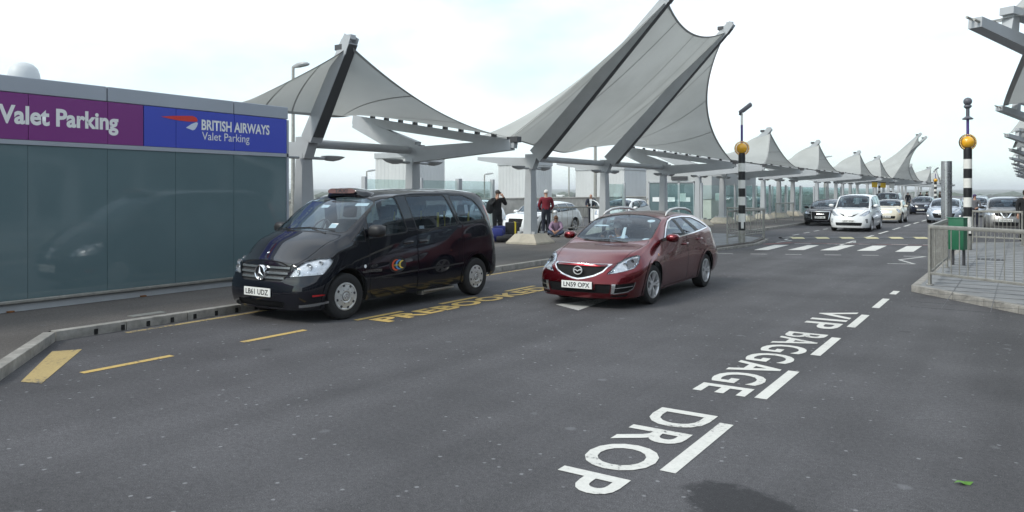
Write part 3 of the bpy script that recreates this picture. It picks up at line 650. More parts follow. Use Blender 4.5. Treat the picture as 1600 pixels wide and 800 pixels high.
# ================================================================ STREET FURNITURE
def beacon(loc, label, top='lamp', group='striped crossing beacons', H=3.0, rad=.115):
    t = thing('crossing_beacon', label, 'beacon', loc, 0, group)
    bm = NB(); tube(bm, [(0, 0, 0), (0, 0, .42)], rad*.98, 20); build('base', bm, M['galv'], t, auto=40)
    n = 9; z0 = .42; hh = (H-z0)/n
    for k in range(n):
        bm = NB(); tube(bm, [(0, 0, z0+k*hh), (0, 0, z0+(k+1)*hh)], rad, 20); build('white_band' if k % 2 else 'black_band', bm, M['white' if k % 2 else 'black'], t, auto=40)
    bm = NB(); box(bm, (0, -rad-.004, .66), (.09, .016, .34)); o = build('label_plate', bm, M['white'], t); o.rotation_euler = (0, 0, R(25))
    bm = NB(); lathe(bm, [(rad*.9, H), (.10, H+.03), (.10, H+.06), (.0, H+.06)], 20); build('collar', bm, M['black'], t)
    bm = NB(); lathe(bm, [(0, -.185)]+[(.185*math.cos(R(x)), .185*math.sin(R(x))) for x in range(-75, 90, 15)]+[(0, .185)], 28, Matrix.Translation((0, 0, H+.22)))
    build('amber_globe', bm, M['globe'], t, smooth=True)
    bm = NB(); Mh = frame((0, 0, H+.22), (math.cos(R(28)), math.sin(R(28)), 0), (0, 0, 1)); prev = None
    seg = 40; rings = []
    for k in range(seg):
        an = 2*math.pi*k/seg; rings.append([bm.verts.new(Mh @ Vector((rr*math.cos(an), rr*math.sin(an), zz))) for rr, zz in ((.20, -.03), (.245, -.03), (.245, .03), (.20, .03))])
    for k in range(seg):
        for j in range(4): bm.faces.new((rings[k][j], rings[(k+1) % seg][j], rings[(k+1) % seg][(j+1) % 4], rings[k][(j+1) % 4]))
    hal = build('halo_ring', bm, M['black'], t)
    bm = NB()
    for k in range(28):
        an = 2*math.pi*(k+.5)/28; box(bm, Mh @ Vector((.2225*math.cos(an), .2225*math.sin(an), .033)), (.022, .022, .022)); box(bm, Mh @ Vector((.2225*math.cos(an), .2225*math.sin(an), -.033)), (.022, .022, .022))
    build('halo_lamps', bm, M['halo'], hal)
    if top == 'lamp':
        bm = NB(); tube(bm, [(0, 0, H+.4), (0, 0, H+1.02)], .04, 12); build('upper_pole', bm, M['purplep'], t, auto=40)
        bm = NB(); tube(bm, [(0, 0, H+1.02), (0, 0, H+1.42)], .04, 12); build('pole_top', bm, M['white'], t, auto=40)
        bm = NB(); Mx = Matrix.Translation((.02, .0, H+1.45)) @ Matrix.Rotation(R(20), 4, 'Z') @ Matrix.Rotation(R(-38), 4, 'Y')
        box(bm, (.16, 0, .05), (.5, .22, .12), Mx, bev=.04); box(bm, (.2, 0, -.02), (.36, .17, .03), Mx); tube(bm, [Mx @ Vector((-.12, 0, .03)), (0, 0, H+1.38)], .04, 8); build('floodlight', bm, M['greyplastic'], t, auto=40)
    elif top == 'ball':
        bm = NB(); tube(bm, [(0, 0, H+.4), (0, 0, H+1.2)], .04, 12); build('upper_pole', bm, M['purplep'], t, auto=40)
        bm = NB(); lathe(bm, [(.04, H+.95), (.14, H+.9), (.15, H+.93), (.05, H+1.0), (.05, H+1.22), (.11, H+1.28), (.10, H+1.33), (0, H+1.33)], 20); lathe(bm, [(0, -.12)]+[(.12*math.cos(R(x)), .12*math.sin(R(x))) for x in range(-70, 90, 20)]+[(0, .12)], 20, Matrix.Translation((0, 0, H+1.44))); build('ball_finial', bm, M['greyplastic'], t, auto=40)
    return t
M['globe'] = mat('amber_globe_plastic', (.80, .40, .012), .3, coat=.5); M['halo'] = mat('halo_lamp_lens', (.8, .6, .25), .3, emit=((1, .55, .12), .6)); M['haloon'] = M['halo']
M['purplep'] = mat('purple_pole_paint', (.07, .04, .20), .4); M['greyplastic'] = mat('grey_lamp_housing', (.10, .10, .12), .45)
beacon((-7.98, 26.2, KH), 'black and white striped beacon pole with yellow globe and floodlight, behind the red estate')
beacon((-1.36, 26.7, KH), 'striped beacon pole with yellow globe and ball finial, behind the green bin', 'ball')
beacon((-8.6, 104, KH), 'distant striped beacon pole rising over the silver hatchback', 'lamp', H=2.9, rad=.15)
beacon((1.0, 66, KH), 'distant striped beacon pole rising over the parked crossover', 'lamp', H=3.0)
beacon((-13.0, 92, KH), 'far striped beacon pole between the glass screens, over the dark saloon', 'none', H=3.0)
# steel barriers
def barrier(p, q, label, n, hgt=1.08, group='pedestrian guard rails'):
    p, q = Vector((*p, 0)), Vector((*q, 0)); d = q-p; L = d.length; d.normalize()
    t = thing('guard_rail', label, 'barrier', (p.x, p.y, KH), math.atan2(d.y, d.x), group)
    for x in (0, L):
        bm = NB(); tube(bm, [(x, 0, 0), (x, 0, hgt+.04)], .028, 12); lathe(bm, [(.06, 0), (.06, .012), (.03, .016)], 12, Matrix.Translation((x, 0, 0))); build('post', bm, M['galv'], t, auto=40)
    bm = NB(); box(bm, (L/2, 0, hgt), (L-.05, .05, .07), bev=.012); build('top_rail', bm, M['galv'], t, auto=40)
    bm = NB(); box(bm, (L/2, 0, .22), (L-.05, .03, .05), bev=.008); build('bottom_rail', bm, M['galv'], t, auto=40)
    for k in range(n):
        bm = NB(); x = L*(k+.7)/(n+.4); tube(bm, [(x, 0, .24), (x, 0, hgt-.03)], .0085, 8); build('bar', bm, M['galv'], t)
    return t
barrier((-1.44, 16.23), (.12, 15.0), 'near end guard rail of the island, facing the camera', 11)
barrier((-1.44, 16.33), (-1.44, 20.2), 'side guard rail of the island running back to the green bin', 16)
barrier((.0, 29.6), (-1.4, 30.3), 'guard rail in front of the parked crossover', 12)
barrier((.12, 29.6), (1.5, 28.5), 'guard rail at the right edge before the parked crossover', 10)
barrier((-8.22, 25.4), (-8.0, 29.0), 'guard rail right of the left beacon along the kerb', 14)
barrier((-10.1, 31.2), (-8.4, 30.3), 'guard rail across the pavement left of the left beacon', 11)
barrier((-16.3, 27.6), (-14.6, 31.2), 'guard rail behind the red estate beside the white car', 14)
barrier((-11.5, 44), (-11.5, 48), 'far guard rail on the pavement between the glass screens', 12)
barrier((-8.4, 92), (-7.0, 92.6), 'far guard rail in front of the distant crowd', 8)
# steel bollard post and green bin on the island
t = thing('steel_post', 'tall plain stainless steel post standing behind the green bin', 'post', (-1.62, 22.6, KH))
bm = NB(); tube(bm, [(0, 0, 0), (0, 0, 2.52)], .125, 28); build('post', bm, M['stainless'], t, auto=40)
bm = NB(); lathe(bm, [(.2, 0), (.2, .02), (.13, .03)], 24); build('base_flange', bm, M['galv'], t)
M['green'] = mat('green_bin_paint', (.016, .125, .062), .4, noise=(4, .12))
t = thing('litter_bin', 'green metal box bin on two thin legs behind the island guard rail', 'bin', (-1.28, 20.95, KH), R(-18))
bm = NB(); box(bm, (0, 0, .74), (.37, .24, .74), bev=.015); build('body', bm, M['green'], t, auto=40)
bm = NB(); box(bm, (0, 0, 1.118), (.39, .26, .02), bev=.006); build('lid', bm, M['green'], t)
for x in (-.12, .12):
    bm = NB(); box(bm, (x, .06, .19), (.05, .05, .38)); build('leg', bm, M['dsteel'], t)
# glass screens along the back of the pavement
def screen(p, q, label, hgt=2.2, notice=None):
    p, q = Vector((*p, 0)), Vector((*q, 0)); d = q-p; L = d.length; d.normalize()
    t = thing('glass_screen', label, 'glass screen', (p.x, p.y, KH), math.atan2(d.y, d.x), 'glass wind screens under the canopies')
    for x in (0, L):
        bm = NB(); box(bm, (x, 0, hgt/2), (.10, .16, hgt), bev=.012); build('post', bm, M['steel'], t, auto=40)
    bm = NB(); box(bm, (L/2, 0, hgt/2), (L-.14, .014, hgt-.16)); build('pane', bm, M['screen'], t)
    if notice:
        bm = NB(); box(bm, (L*.5, -.012, 1.45), (.32, .006, .42)); n_ = build('notice', bm, M['paper'], t)
        bm = NB(); box(bm, (L*.5, -.018, 1.47), (.28, .005, .2)); build('orange_panel', bm, M['orange'], n_)
M['orange'] = mat('orange_notice', (.50, .12, .02), .5)
sc = [((-16.5, 16.8), (-16.5, 18.9), 'glass screen seen over the taxi roof, left of the pale tower'), ((-16.5, 19.4), (-16.5, 21.4), 'glass screen seen over the taxi roof, in front of the pale tower'), ((-16.5, 21.5), (-16.5, 23.5), 'glass screen ending at the man on the phone'),
      ((-16.5, 33.0), (-16.5, 34.9), 'glass screen right of the column behind the red estate')]
for p, q, lb in sc: screen(p, q, lb)
sc2 = [(37.9, 'first glass screen with an orange notice, beside the lift lobby'), (43.4, 'glass screen with an orange notice just left of the crossing beacon'), (47.0, 'glass screen just behind the crossing beacon'), (50.6, 'glass screen right of the crossing beacon'), (54.6, 'glass screen below the second small peaked canopy'),
       (58.8, 'glass screen left of the dark saloon'), (63.2, 'glass screen seen just above the dark saloon'), (68, 'far glass screen left of the white people carrier'), (74, 'far glass screen behind the white people carrier'), (82, 'farther glass screen behind the white people carrier roof'), (92, 'farthest glass screen under the tall far canopy')]
for k, (a, lb) in enumerate(sc2):
    screen((-13.6, a), (-15.6, a), lb, notice=(k in (0, 1)))
# lift lobby
t = thing('lift_lobby', 'pale grey lift lobby with glass doors under the big canopy', 'building', (-19.2, 54, 0))
M['lob'] = mat('lobby_cladding', (.42, .43, .43), .6, noise=(.5, .08)); M['cream'] = mat('cream_render', (.62, .60, .54), .8)
bm = NB(); box(bm, (0, 0, 2.45), (4.6, 10, 2.1)); build('wall', bm, M['lob'], t)
bm = NB(); box(bm, (0, .02, .7), (4.5, 9.9, 1.395)); build('base_wall', bm, M['cream'], t)
bm = NB(); box(bm, (0, 0, 3.56), (4.9, 10.3, .12), bev=.02); build('roof', bm, M['steel'], t)
for x in (-1.55, -.45, .62):
    bm = NB(); box(bm, (x, -5.03, 1.25), (.92, .06, 2.4)); d = build('glass_door', bm, M['teal'], t)
    bm = NB(); box(bm, (x-.5, -5.06, 1.3), (.07, .1, 2.5)); box(bm, (x+.5, -5.06, 1.3), (.07, .1, 2.5)); box(bm, (x, -5.06, 2.52), (1.07, .1, .08)); build('door_frame', bm, M['steel'], d)
    bm = NB(); box(bm, (x, -5.075, 1.35), (.5, .01, .3)); build('notice', bm, M['paper'], d)
bm = NB(); box(bm, (.1, -5.06, 2.78), (1.1, .1, .24)); build('sign_panel', bm, M['dsteel'], t)
# hanging yellow signs far down the row
M['signy'] = mat('yellow_sign', (.75, .48, .02), .5); M['signw'] = mat('white_sign', (.75, .75, .73), .5)
for a, r_, mm, lb in ((82, -12.0, 'signy', 'leftmost of the hanging yellow signs under the far canopies'), (87.5, -12.0, 'signy', 'middle hanging yellow sign under the far canopies'), (94, -12.0, 'signw', 'white hanging sign right of the two yellow ones')):
    t = thing('hanging_sign', lb, 'sign', (r_, a, 2.9), 0, 'hanging signs under the far canopies')
    bm = NB(); box(bm, (0, 0, -.35), (.5, .1, .5), bev=.02); build('panel', bm, M[mm], t)
    bm = NB(); box(bm, (0, 0, -.05), (.54, .14, .1)); tube(bm, [(-.2, 0, 0), (-.2, 0, .35)], .02, 6); tube(bm, [(.2, 0, 0), (.2, 0, .35)], .02, 6); build('bracket', bm, M['dsteel'], t)
# lamp posts
def lamp_post(loc, hgt, label, heads=(0,), rad=.07, hl=.7):
    t = thing('street_lamp', label, 'street lamp', loc, 0, 'grey street lamps')
    bm = NB(); tube(bm, [(0, 0, 0), (0, 0, 1.3), (0, 0, 1.31), (0, 0, hgt)], [rad*1.5, rad*1.5, rad, rad*.7], 12); build('pole', bm, M['galv'], t, auto=40)
    for hd in heads:
        Mx = Matrix.Translation((0, 0, hgt)) @ Matrix.Rotation(hd, 4, 'Z') @ Matrix.Rotation(R(-10), 4, 'Y')
        bm = NB(); prev = None
        for x, w_, zt, zb_ in ((-.02, .05, .05, -.05), (.12, .09, .10, -.06), (.3, .15, .13, -.07), (.55, .17, .12, -.07), (hl, .13, .06, -.06), (hl+.06, .06, .0, -.04)):
            ring = [bm.verts.new(Mx @ Vector((x, y*w_, z))) for y, z in ((-1, 0), (-.8, zt*.8), (0, zt), (.8, zt*.8), (1, 0), (.7, zb_), (-.7, zb_))]
            if prev:
                for k in range(7): bm.faces.new((prev[k], prev[(k+1) % 7], ring[(k+1) % 7], ring[k]))
            else: bm.faces.new(ring)
            prev = ring
        bm.faces.new(prev); bmesh.ops.recalc_face_normals(bm, faces=bm.faces); build('lamp_head', bm, M['lamphead'], t, auto=50)
M['lamphead'] = mat('lamp_head_grey', (.42, .43, .44), .4)
lamp_post((-26.0, 22.2, 0), 7.2, 'tall street lamp behind the first canopy beside the pavilion', (R(20),), .09)
rt = R(33)
for u_, v_, Z_, lb, hd in ((573, 268, 75, 'small street lamp above the taxi roof', (rt,)), (757, 273, 80, 'small street lamp left of the footing column', (rt,)), (889, 258, 82, 'double headed street lamp left of the second boom column', (rt, rt+math.pi)), (919, 277, 95, 'small street lamp between the bald man and the double lamp', (rt,)), (1288, 246, 95, 'street lamp rising behind the far canopies', (rt,))):
    X_ = (u_-800)/1200*Z_; c_, s_ = math.cos(R(33.6)), math.sin(R(33.6)); zt = 1.85+(300-v_)/1200*Z_
    lamp_post((X_*c_-Z_*s_, X_*s_+Z_*c_, -9), zt+9, lb, hd, .1, .9)
t = lamp_post((-27.9, 53.8, -9), 16.4, 'tall lamp column beyond the parapet beside the bald man', (rt,), .16)
# ================================================================ VEHICLES
def pch(keys):
    xs = np.array([k[0] for k in keys], float); ys = np.array([k[1] for k in keys], float)
    h = np.diff(xs); dl = np.diff(ys)/h; n = len(xs); d = np.zeros(n)
    for i in range(1, n-1):
        if dl[i-1]*dl[i] > 0:
            w1, w2 = 2*h[i]+h[i-1], h[i]+2*h[i-1]; d[i] = (w1+w2)/(w1/dl[i-1]+w2/dl[i])
    d[0], d[-1] = dl[0], dl[-1]
    def f(x):
        x = min(max(x, xs[0]), xs[-1]); i = min(int(np.searchsorted(xs, x, side='right'))-1, n-2); t = (x-xs[i])/h[i]
        return float((2*t**3-3*t**2+1)*ys[i]+(t**3-2*t**2+t)*h[i]*d[i]+(-2*t**3+3*t**2)*ys[i+1]+(t**3-t**2)*h[i]*d[i+1])
    return f
def catmull(P, n):
    P = [np.array(p, float) for p in P]; P = [2*P[0]-P[1]]+P+[2*P[-1]-P[-2]]; out = []; segs = len(P)-3
    for k in range(n+1):
        x = k/n*segs; i = min(int(x), segs-1); t = x-i; a, b, c, d = P[i:i+4]
        out.append(.5*((2*b)+(-a+c)*t+(2*a-5*b+4*c-d)*t*t+(-a+3*b-3*c+d)*t**3))
    return out
def rp(pts, r, n=4):
    """round the corners of a polygon"""
    out = []; N = len(pts)
    for i in range(N):
        p, a, b = Vector(pts[i]), Vector(pts[i-1]), Vector(pts[(i+1) % N]); da, db = a-p, b-p
        k = min(r, da.length*.45, db.length*.45); A, B = p+da.normalized()*k, p+db.normalized()*k
        for j in range(n+1):
            t = j/n; q = A*(1-t)**2+p*2*t*(1-t)+B*t*t; out.append((q.x, q.y))
    return out
def inset_poly(pts, d):
    N = len(pts); ar = sum(pts[i-1][0]*pts[i][1]-pts[i][0]*pts[i-1][1] for i in range(N)); sg = 1 if ar > 0 else -1; out = []
    for i in range(N):
        p, a, b = Vector(pts[i]), Vector(pts[i-1]), Vector(pts[(i+1) % N]); e1, e2 = (p-a), (b-p)
        if e1.length < 1e-6 or e2.length < 1e-6: out.append(pts[i]); continue
        e1.normalize(); e2.normalize(); n1, n2 = Vector((-e1.y, e1.x))*sg, Vector((-e2.y, e2.x))*sg; m_ = n1+n2
        if m_.length < 1e-6: out.append(pts[i]); continue
        m_.normalize(); k = d/max(.5, m_.dot(n1)); q = p+m_*k; out.append((q.x, q.y))
    return out
def circ(cx, cy, r, n=36, a0=0, a1=360): return [(cx+r*math.cos(R(a0+(a1-a0)*k/n)), cy+r*math.sin(R(a0+(a1-a0)*k/n))) for k in range(n)]
def inpoly(x, y, P):
    c = False; j = len(P)-1
    for i in range(len(P)):
        if (P[i][1] > y) != (P[j][1] > y) and x < (P[j][0]-P[i][0])*(y-P[i][1])/(P[j][1]-P[i][1])+P[i][0]: c = not c
        j = i
    return c
class Car:
    """A vehicle body as one lofted skin, cut along real outlines into panels, panes and lamps.
    Local axes: x rearwards from the front bumper, y to the vehicle's right, z up."""
    def __init__(self, S, fine=1.0):
        self.S = S; L = S['L']; c = {k: pch(v) for k, v in S['c'].items()}; pf = pch(S['pf']); self.bm = bm = NB(); self.part = bm.faces.layers.int.new('part'); self.parts = {}
        st = [0, .008, .025, .05, .085, .13, .19, .26, .34]; step = .055/fine; x = .34; mid = []
        while x < L-.36: x += step; mid.append(x)
        st = st+mid+[L-v for v in (.26, .19, .13, .085, .05, .025, .008, 0)]; st = sorted(set(round(v, 4) for v in st))
        na, nb, nc = int(14*fine), int(7*fine), int(13*fine)
        secs = []
        for s in st:
            k = pf(s); kk = lambda nm: c[nm](s)
            p = [(kk('y0')*k, kk('z0')), (kk('y1')*k, kk('z1')), (kk('y2')*k, kk('z2')), (kk('y3')*k, kk('z3'))]; q = (kk('y4')*k, kk('z4')); zt = kk('ztop')
            A = [tuple(v) for v in catmull(p, na)]; B = []
            bl = .018 if q[1]-p[3][1] > .15 else .004
            for i in range(1, nb+1):
                t = i/nb; B.append((p[3][0]+(q[0]-p[3][0])*t+bl*4*t*(1-t), p[3][1]+(q[1]-p[3][1])*t+bl*.3*4*t*(1-t)))
            Cc = []; pw = S.get('pw', 2.3)
            for i in range(1, nc+1):
                t = 1-(1-i/nc)**1.0; t = 1-(1-t)**1.35 if False else t**1.25; y = q[0]*(1-t); Cc.append((y, q[1]+(zt-q[1])*(1-(y/max(q[0], 1e-4))**pw)))
            secs.append(A+B+Cc)
        n = len(secs[0]); fz, rz = pch(S['fz']), pch(S['rz']); bf, br = S.get('bow', (.20, .12)); W = S['W']/2
        def warp(s, y, z):
            t = max(0, 1-s/.75); t = t*t*(3-2*t); ds = (fz(z)+bf*(abs(y)/W)**2.3)*t
            t2 = max(0, 1-(L-s)/.6); t2 = t2*t2*(3-2*t2); ds -= (rz(z)+br*(abs(y)/W)**2.5)*t2
            return (s+ds, y, z)
        Rv, Lv = [], []
        for s, sec in zip(st, secs):
            r = [bm.verts.new(warp(s, y, z)) for y, z in sec]; l = [bm.verts.new(warp(s, -y, z)) for y, z in sec[:-1]]+[r[-1]]; Rv.append(r); Lv.append(l)
        for i in range(len(st)-1):
            for j in range(n-1):
                for V, flip in ((Rv, 0), (Lv, 1)):
                    f = [V[i][j], V[i+1][j], V[i+1][j+1], V[i][j+1]]; f = list(dict.fromkeys(f)); bm.faces.new(f[::-1] if flip else f)
        m = 26
        for i, s, sec in ((0, 0, secs[0]), (len(st)-1, L, secs[-1])):
            rows = []
            for j in range(n-1):
                y, z = sec[j]; rows.append([Lv[i][j]]+[bm.verts.new(warp(s, -y+2*y*k/m, z)) for k in range(1, m)]+[Rv[i][j]])
            for j in range(n-2):
                for k in range(m):
                    f = [rows[j][k], rows[j+1][k], rows[j+1][k+1], rows[j][k+1]]; bm.faces.new(f if i == 0 else f[::-1])
            for k in range(m):
                f = [rows[-1][k], Rv[i][-1], rows[-1][k+1]]; bm.faces.new(f if i == 0 else f[::-1])
        bmesh.ops.recalc_face_normals(bm, faces=bm.faces)
        cz = sum((f.normal.z*f.calc_area() for f in bm.faces if f.calc_center_median().z > S['H']*.9))
        if cz < 0: bmesh.ops.reverse_faces(bm, faces=bm.faces)
        bm.normal_update(); self.pid = 0
    def proj(self, kind, side):
        if kind == 'side': return Vector((0, side, 0)), Vector((1, 0, 0)), Vector((0, 0, 1))
        if kind == 'front': return Vector((-1, 0, 0)), Vector((0, 1, 0)), Vector((0, 0, 1))
        if kind == 'rear': return Vector((1, 0, 0)), Vector((0, 1, 0)), Vector((0, 0, 1))
        if kind == 'top': return Vector((0, 0, 1)), Vector((1, 0, 0)), Vector((0, 1, 0))
        if kind == 'diag': return Vector((-.7071, side*.7071, 0)), Vector((.7071, side*.7071, 0)), Vector((0, 0, 1))
        if kind == 'rdiag': return Vector((.7071, side*.7071, 0)), Vector((-.7071, side*.7071, 0)), Vector((0, 0, 1))
    def cut(self, poly, kind, side, mind=.12, ok=None, within=None):
        bm = self.bm; d, e1, e2 = self.proj(kind, side); P = [(float(x), float(y)) for x, y in poly]
        x0, x1, y0, y1 = min(p[0] for p in P), max(p[0] for p in P), min(p[1] for p in P), max(p[1] for p in P)
        def bb(f):
            us = [v.co.dot(e1) for v in f.verts]; vs_ = [v.co.dot(e2) for v in f.verts]; return min(us), max(us), min(vs_), max(vs_)
        cand = {}; part = self.part; X0, X1, Y0, Y1 = x0-.13, x1+.13, y0-.13, y1+.13
        for f in bm.faces:
            if f.normal.dot(d) < mind: continue
            c = f.calc_center_median(); u = c.dot(e1)
            if u < X0 or u > X1: continue
            u = c.dot(e2)
            if u < Y0 or u > Y1: continue
            if within is not None and f[part] not in within: continue
            if ok and not ok(c): continue
            t = bb(f)
            if t[1] < x0 or t[0] > x1 or t[3] < y0 or t[2] > y1: continue
            cand[f] = t
        for i in range(len(P)):
            p, q = P[i], P[(i+1) % len(P)]; ex, ey = q[0]-p[0], q[1]-p[1]; ln = math.hypot(ex, ey)
            if ln < 1e-6: continue
            ax, bx, ay, by = min(p[0], q[0])-1e-4, max(p[0], q[0])+1e-4, min(p[1], q[1])-1e-4, max(p[1], q[1])+1e-4
            sel = [f for f, t in cand.items() if t[1] >= ax and t[0] <= bx and t[3] >= ay and t[2] <= by]
            if not sel: continue
            no = e1*(-ey/ln)+e2*(ex/ln); co = e1*p[0]+e2*p[1]
            for f in sel: del cand[f]
            geom = sel+list({e for f in sel for e in f.edges})+list({v for f in sel for v in f.verts})
            res = bmesh.ops.bisect_plane(bm, geom=geom, dist=2e-5, plane_co=co, plane_no=no)
            for g in res['geom']:
                if isinstance(g, bmesh.types.BMFace): cand[g] = bb(g)
            for f in sel:
                if f.is_valid: cand[f] = bb(f)
        out = []
        for f in cand:
            c_ = f.calc_center_median()
            if inpoly(c_.dot(e1), c_.dot(e2), P): out.append(f)
        return out
    def new(self, name, mat_, parent='body', offset=0.0, keep=True):
        self.pid += 1; self.parts[self.pid] = dict(name=name, mat=mat_, parent=parent, offset=offset); return self.pid
    def mark(self, name, mat_, poly, kind='side', sides=(1, -1), parent='body', offset=0.0, mind=.12, ok=None, within=None, one=False, round_=0):
        if round_: poly = rp(poly, round_)
        ids = []; pid = self.new(name, mat_, parent, offset) if one else None
        for s in sides:
            if not one: pid = self.new(name, mat_, parent, offset)
            pl = poly
            for f in self.cut(pl, kind, s, mind, ok, within): f[self.part] = pid
            ids.append(pid)
        return ids
    def finish(self, root, body_mat, solid=.03):
        bm = self.bm; bm.normal_update(); bm.verts.index_update(); objs = {0: None}
        groups = {}
        for f in bm.faces: groups.setdefault(f[self.part], []).append(f)
        def extract(fs, name, m, parent, off=0.0, flip=False, normals=True):
            vmap = {}; verts = []; nrm = []; faces = []
            for f in fs:
                idx = []
                for v in f.verts:
                    if v not in vmap: vmap[v] = len(verts); verts.append(v.co-v.normal*off if off else v.co.copy()); nrm.append(v.normal.copy())
                    idx.append(vmap[v])
                faces.append(idx[::-1] if flip else idx)
            me = bpy.data.meshes.new(name); me.from_pydata([tuple(v) for v in verts], [], faces); me.update()
            o = link_mesh(name, me, m, parent, smooth=True)
            if normals: me.normals_split_custom_set_from_vertices([tuple(-n if flip else n) for n in nrm])
            return o
        body_fs = groups.get(0, [])
        ob = extract(body_fs, 'body', body_mat, root); objs['body'] = ob; by_id = {}
        for pid in sorted(self.parts):
            d = self.parts[pid]
            if pid not in groups or d['mat'] is None: continue
            if d['parent'] == 'body' or d['parent'] == 'root': par = root
            else: par = by_id.get(d['parent'], root)
            by_id[pid] = extract(groups[pid], d['name'], d['mat'], par, d['offset'])
        # trim lining: the inside face of every opaque panel
        lin = [f for k, fs in groups.items() if k == 0 or (self.parts[k]['mat'] is not None and self.parts[k].get('line', True) and self.parts[k]['mat'].name not in ('car_glass', 'tinted_car_glass')) for f in fs]
        extract(lin, 'cabin_lining', M['interior'], root, solid, flip=True, normals=False)
        self.by_id = by_id; bm.free(); return by_id
def wheel(root, x, y, rad, width, rimr, style, side, steer=0.0):
    """wheel > tyre, rim; axis along local y, outer face towards 'side'"""
    w = bpy.data.objects.new('wheel', None); col.objects.link(w); w.parent = root; w.location = (x, y, rad); w.rotation_euler = (0, 0, steer); w.empty_display_size = .1
    Mx = frame((0, 0, 0), (1, 0, 0), (0, 0, 1 if side < 0 else -1))    # local z of the lathe = -y or +y
    h = width/2
    bm = NB(); lathe(bm, [(rimr*.97, -h), (rimr+.01, -h*.98), (rad-.035, -h), (rad-.012, -h*.88), (rad, -h*.6), (rad, h*.6), (rad-.012, h*.88), (rad-.035, h), (rimr+.02, h*.98), (rimr*1.0, h*.9), (rimr*.97, h*.5), (rimr*.97, -h)], 40, Mx)
    bmesh.ops.recalc_face_normals(bm, faces=bm.faces); build('tyre', bm, M['rubber'], w, auto=35)
    bm = NB()
    if style == 'cap':     # hubcap with slots
        lathe(bm, [(rimr*.99, h*.80), (rimr*.985, h*.96), (rimr*.90, h*1.0), (rimr*.84, h*.93), (rimr*.60, h*1.0), (rimr*.42, h*1.06), (rimr*.34, h*.98), (rimr*.30, h*1.0), (rimr*.28, h*1.07), (rimr*.2, h*1.1), (0, h*1.1)], 40, Mx)
        r0 = build('rim', bm, M['hubcap'], w, auto=30)
        bm = NB()
        for k in range(8):
            a = 2*math.pi*(k+.3)/8
            M2 = Mx @ Matrix.Rotation(a, 4, 'Z'); box(bm, (rimr*.79, 0, h*.955), (rimr*.16, rimr*.17, .016), M2, bev=.006); box(bm, (rimr*.5, rimr*.12, h*1.01), (rimr*.07, rimr*.035, .012), M2)
        lathe(bm, [(rimr*.34, h*.985), (rimr*.30, h*1.005), (rimr*.285, h*1.0)], 32, Mx)
        build('slots', bm, M['dsteel'], w)
        bm = NB()
        for k in range(3): box(bm, (rimr*.085, 0, h*1.115), (rimr*.17, .008, .006), Mx @ Matrix.Rotation(math.pi/2+k*2*math.pi/3, 4, 'Z'))
        lathe(bm, [(rimr*.17, h*1.1), (rimr*.17, h*1.125), (rimr*.2, h*1.125), (rimr*.2, h*1.1)], 24, Mx); build('hub_emblem', bm, M['chrome'], w)
    else:
        n, split = style
        lathe(bm, [(rimr*1.0, h*.86), (rimr*1.0, h*.97), (rimr*.94, h*1.0), (rimr*.90, h*.85), (rimr*.88, h*.2), (rimr*.88, -h*.6)], 40, Mx)
        lathe(bm, [(rimr*.24, h*.4), (rimr*.24, h*.72), (rimr*.18, h*.80), (rimr*.10, h*.82), (0, h*.80)], 24, Mx)
        for k in range(n):
            a = 2*math.pi*k/n
            for off in ((-split, split) if split else (0,)):
                M2 = Mx @ Matrix.Rotation(a+off*.5, 4, 'Z'); p0 = M2 @ Vector((rimr*.2, 0, h*.66)); 
                M3 = Mx @ Matrix.Rotation(a+off, 4, 'Z'); p1 = M3 @ Vector((rimr*.92, 0, h*.86)); ax = Mx.to_3x3() @ Vector((0, 0, 1))
                beam(bm, p0, p1, rimr*(.17 if not split else .13), .03, rimr*(.13 if not split else .095), .03, up=ax)
        bmesh.ops.recalc_face_normals(bm, faces=bm.faces); r0 = build('rim', bm, M['alloy'], w, auto=30)
        bm = NB(); lathe(bm, [(rimr*.9, -h*.1), (0, -h*.1)], 32, Mx); lathe(bm, [(rimr*.62, h*.22), (rimr*.62, h*.1)], 32, Mx); lathe(bm, [(rimr*.62, h*.22), (0, h*.22)], 32, Mx)
        build('brake_disc', bm, M['dsteel'], w)
    return w
def seat(bm, x, y, z, w=.5, back=.62, head=True, lean=.18):
    box(bm, (x, y, z+.06), (.5, w, .14), bev=.04)
    Mb = Matrix.Translation((x+.24, y, z+.1)) @ Matrix.Rotation(lean, 4, 'Y'); box(bm, (0, 0, back/2), (.13, w*.96, back), Mb, bev=.05)
    if head: box(bm, (.0, 0, back+.13), (.10, w*.52, .2), Mb, bev=.04)
def plate(root, text, x, z, tilt=0, w=.54, h=.115, real=True):
    t = Matrix.Translation((x, 0, z)) @ Matrix.Rotation(tilt, 4, 'Y')
    bm = NB(); box(bm, (0, 0, 0), (.012, w, h), t, bev=.003); p = build('number_plate', bm, M['plate_w'], root)
    bm = NB(); b = NB(); text_bm(b, text, .1, Matrix(), bold=.0022, align='CENTER', spacing=1.02)
    xs = [v.co.x for v in b.verts]; ys = [v.co.y for v in b.verts]; kx = w*.86/(max(xs)-min(xs)); ky = h*.66/(max(ys)-min(ys)); cx = (max(xs)+min(xs))/2; cy = (max(ys)+min(ys))/2
    Mt = t @ frame((-.0072, 0, 0), (0, -1, 0), (0, 0, 1))
    for v in b.verts: v.co = Mt @ Vector(((v.co.x-cx)*kx, (v.co.y-cy)*ky, 0))
    bm.free(); build('plate_lettering', b, M['letter_k'], p); return p
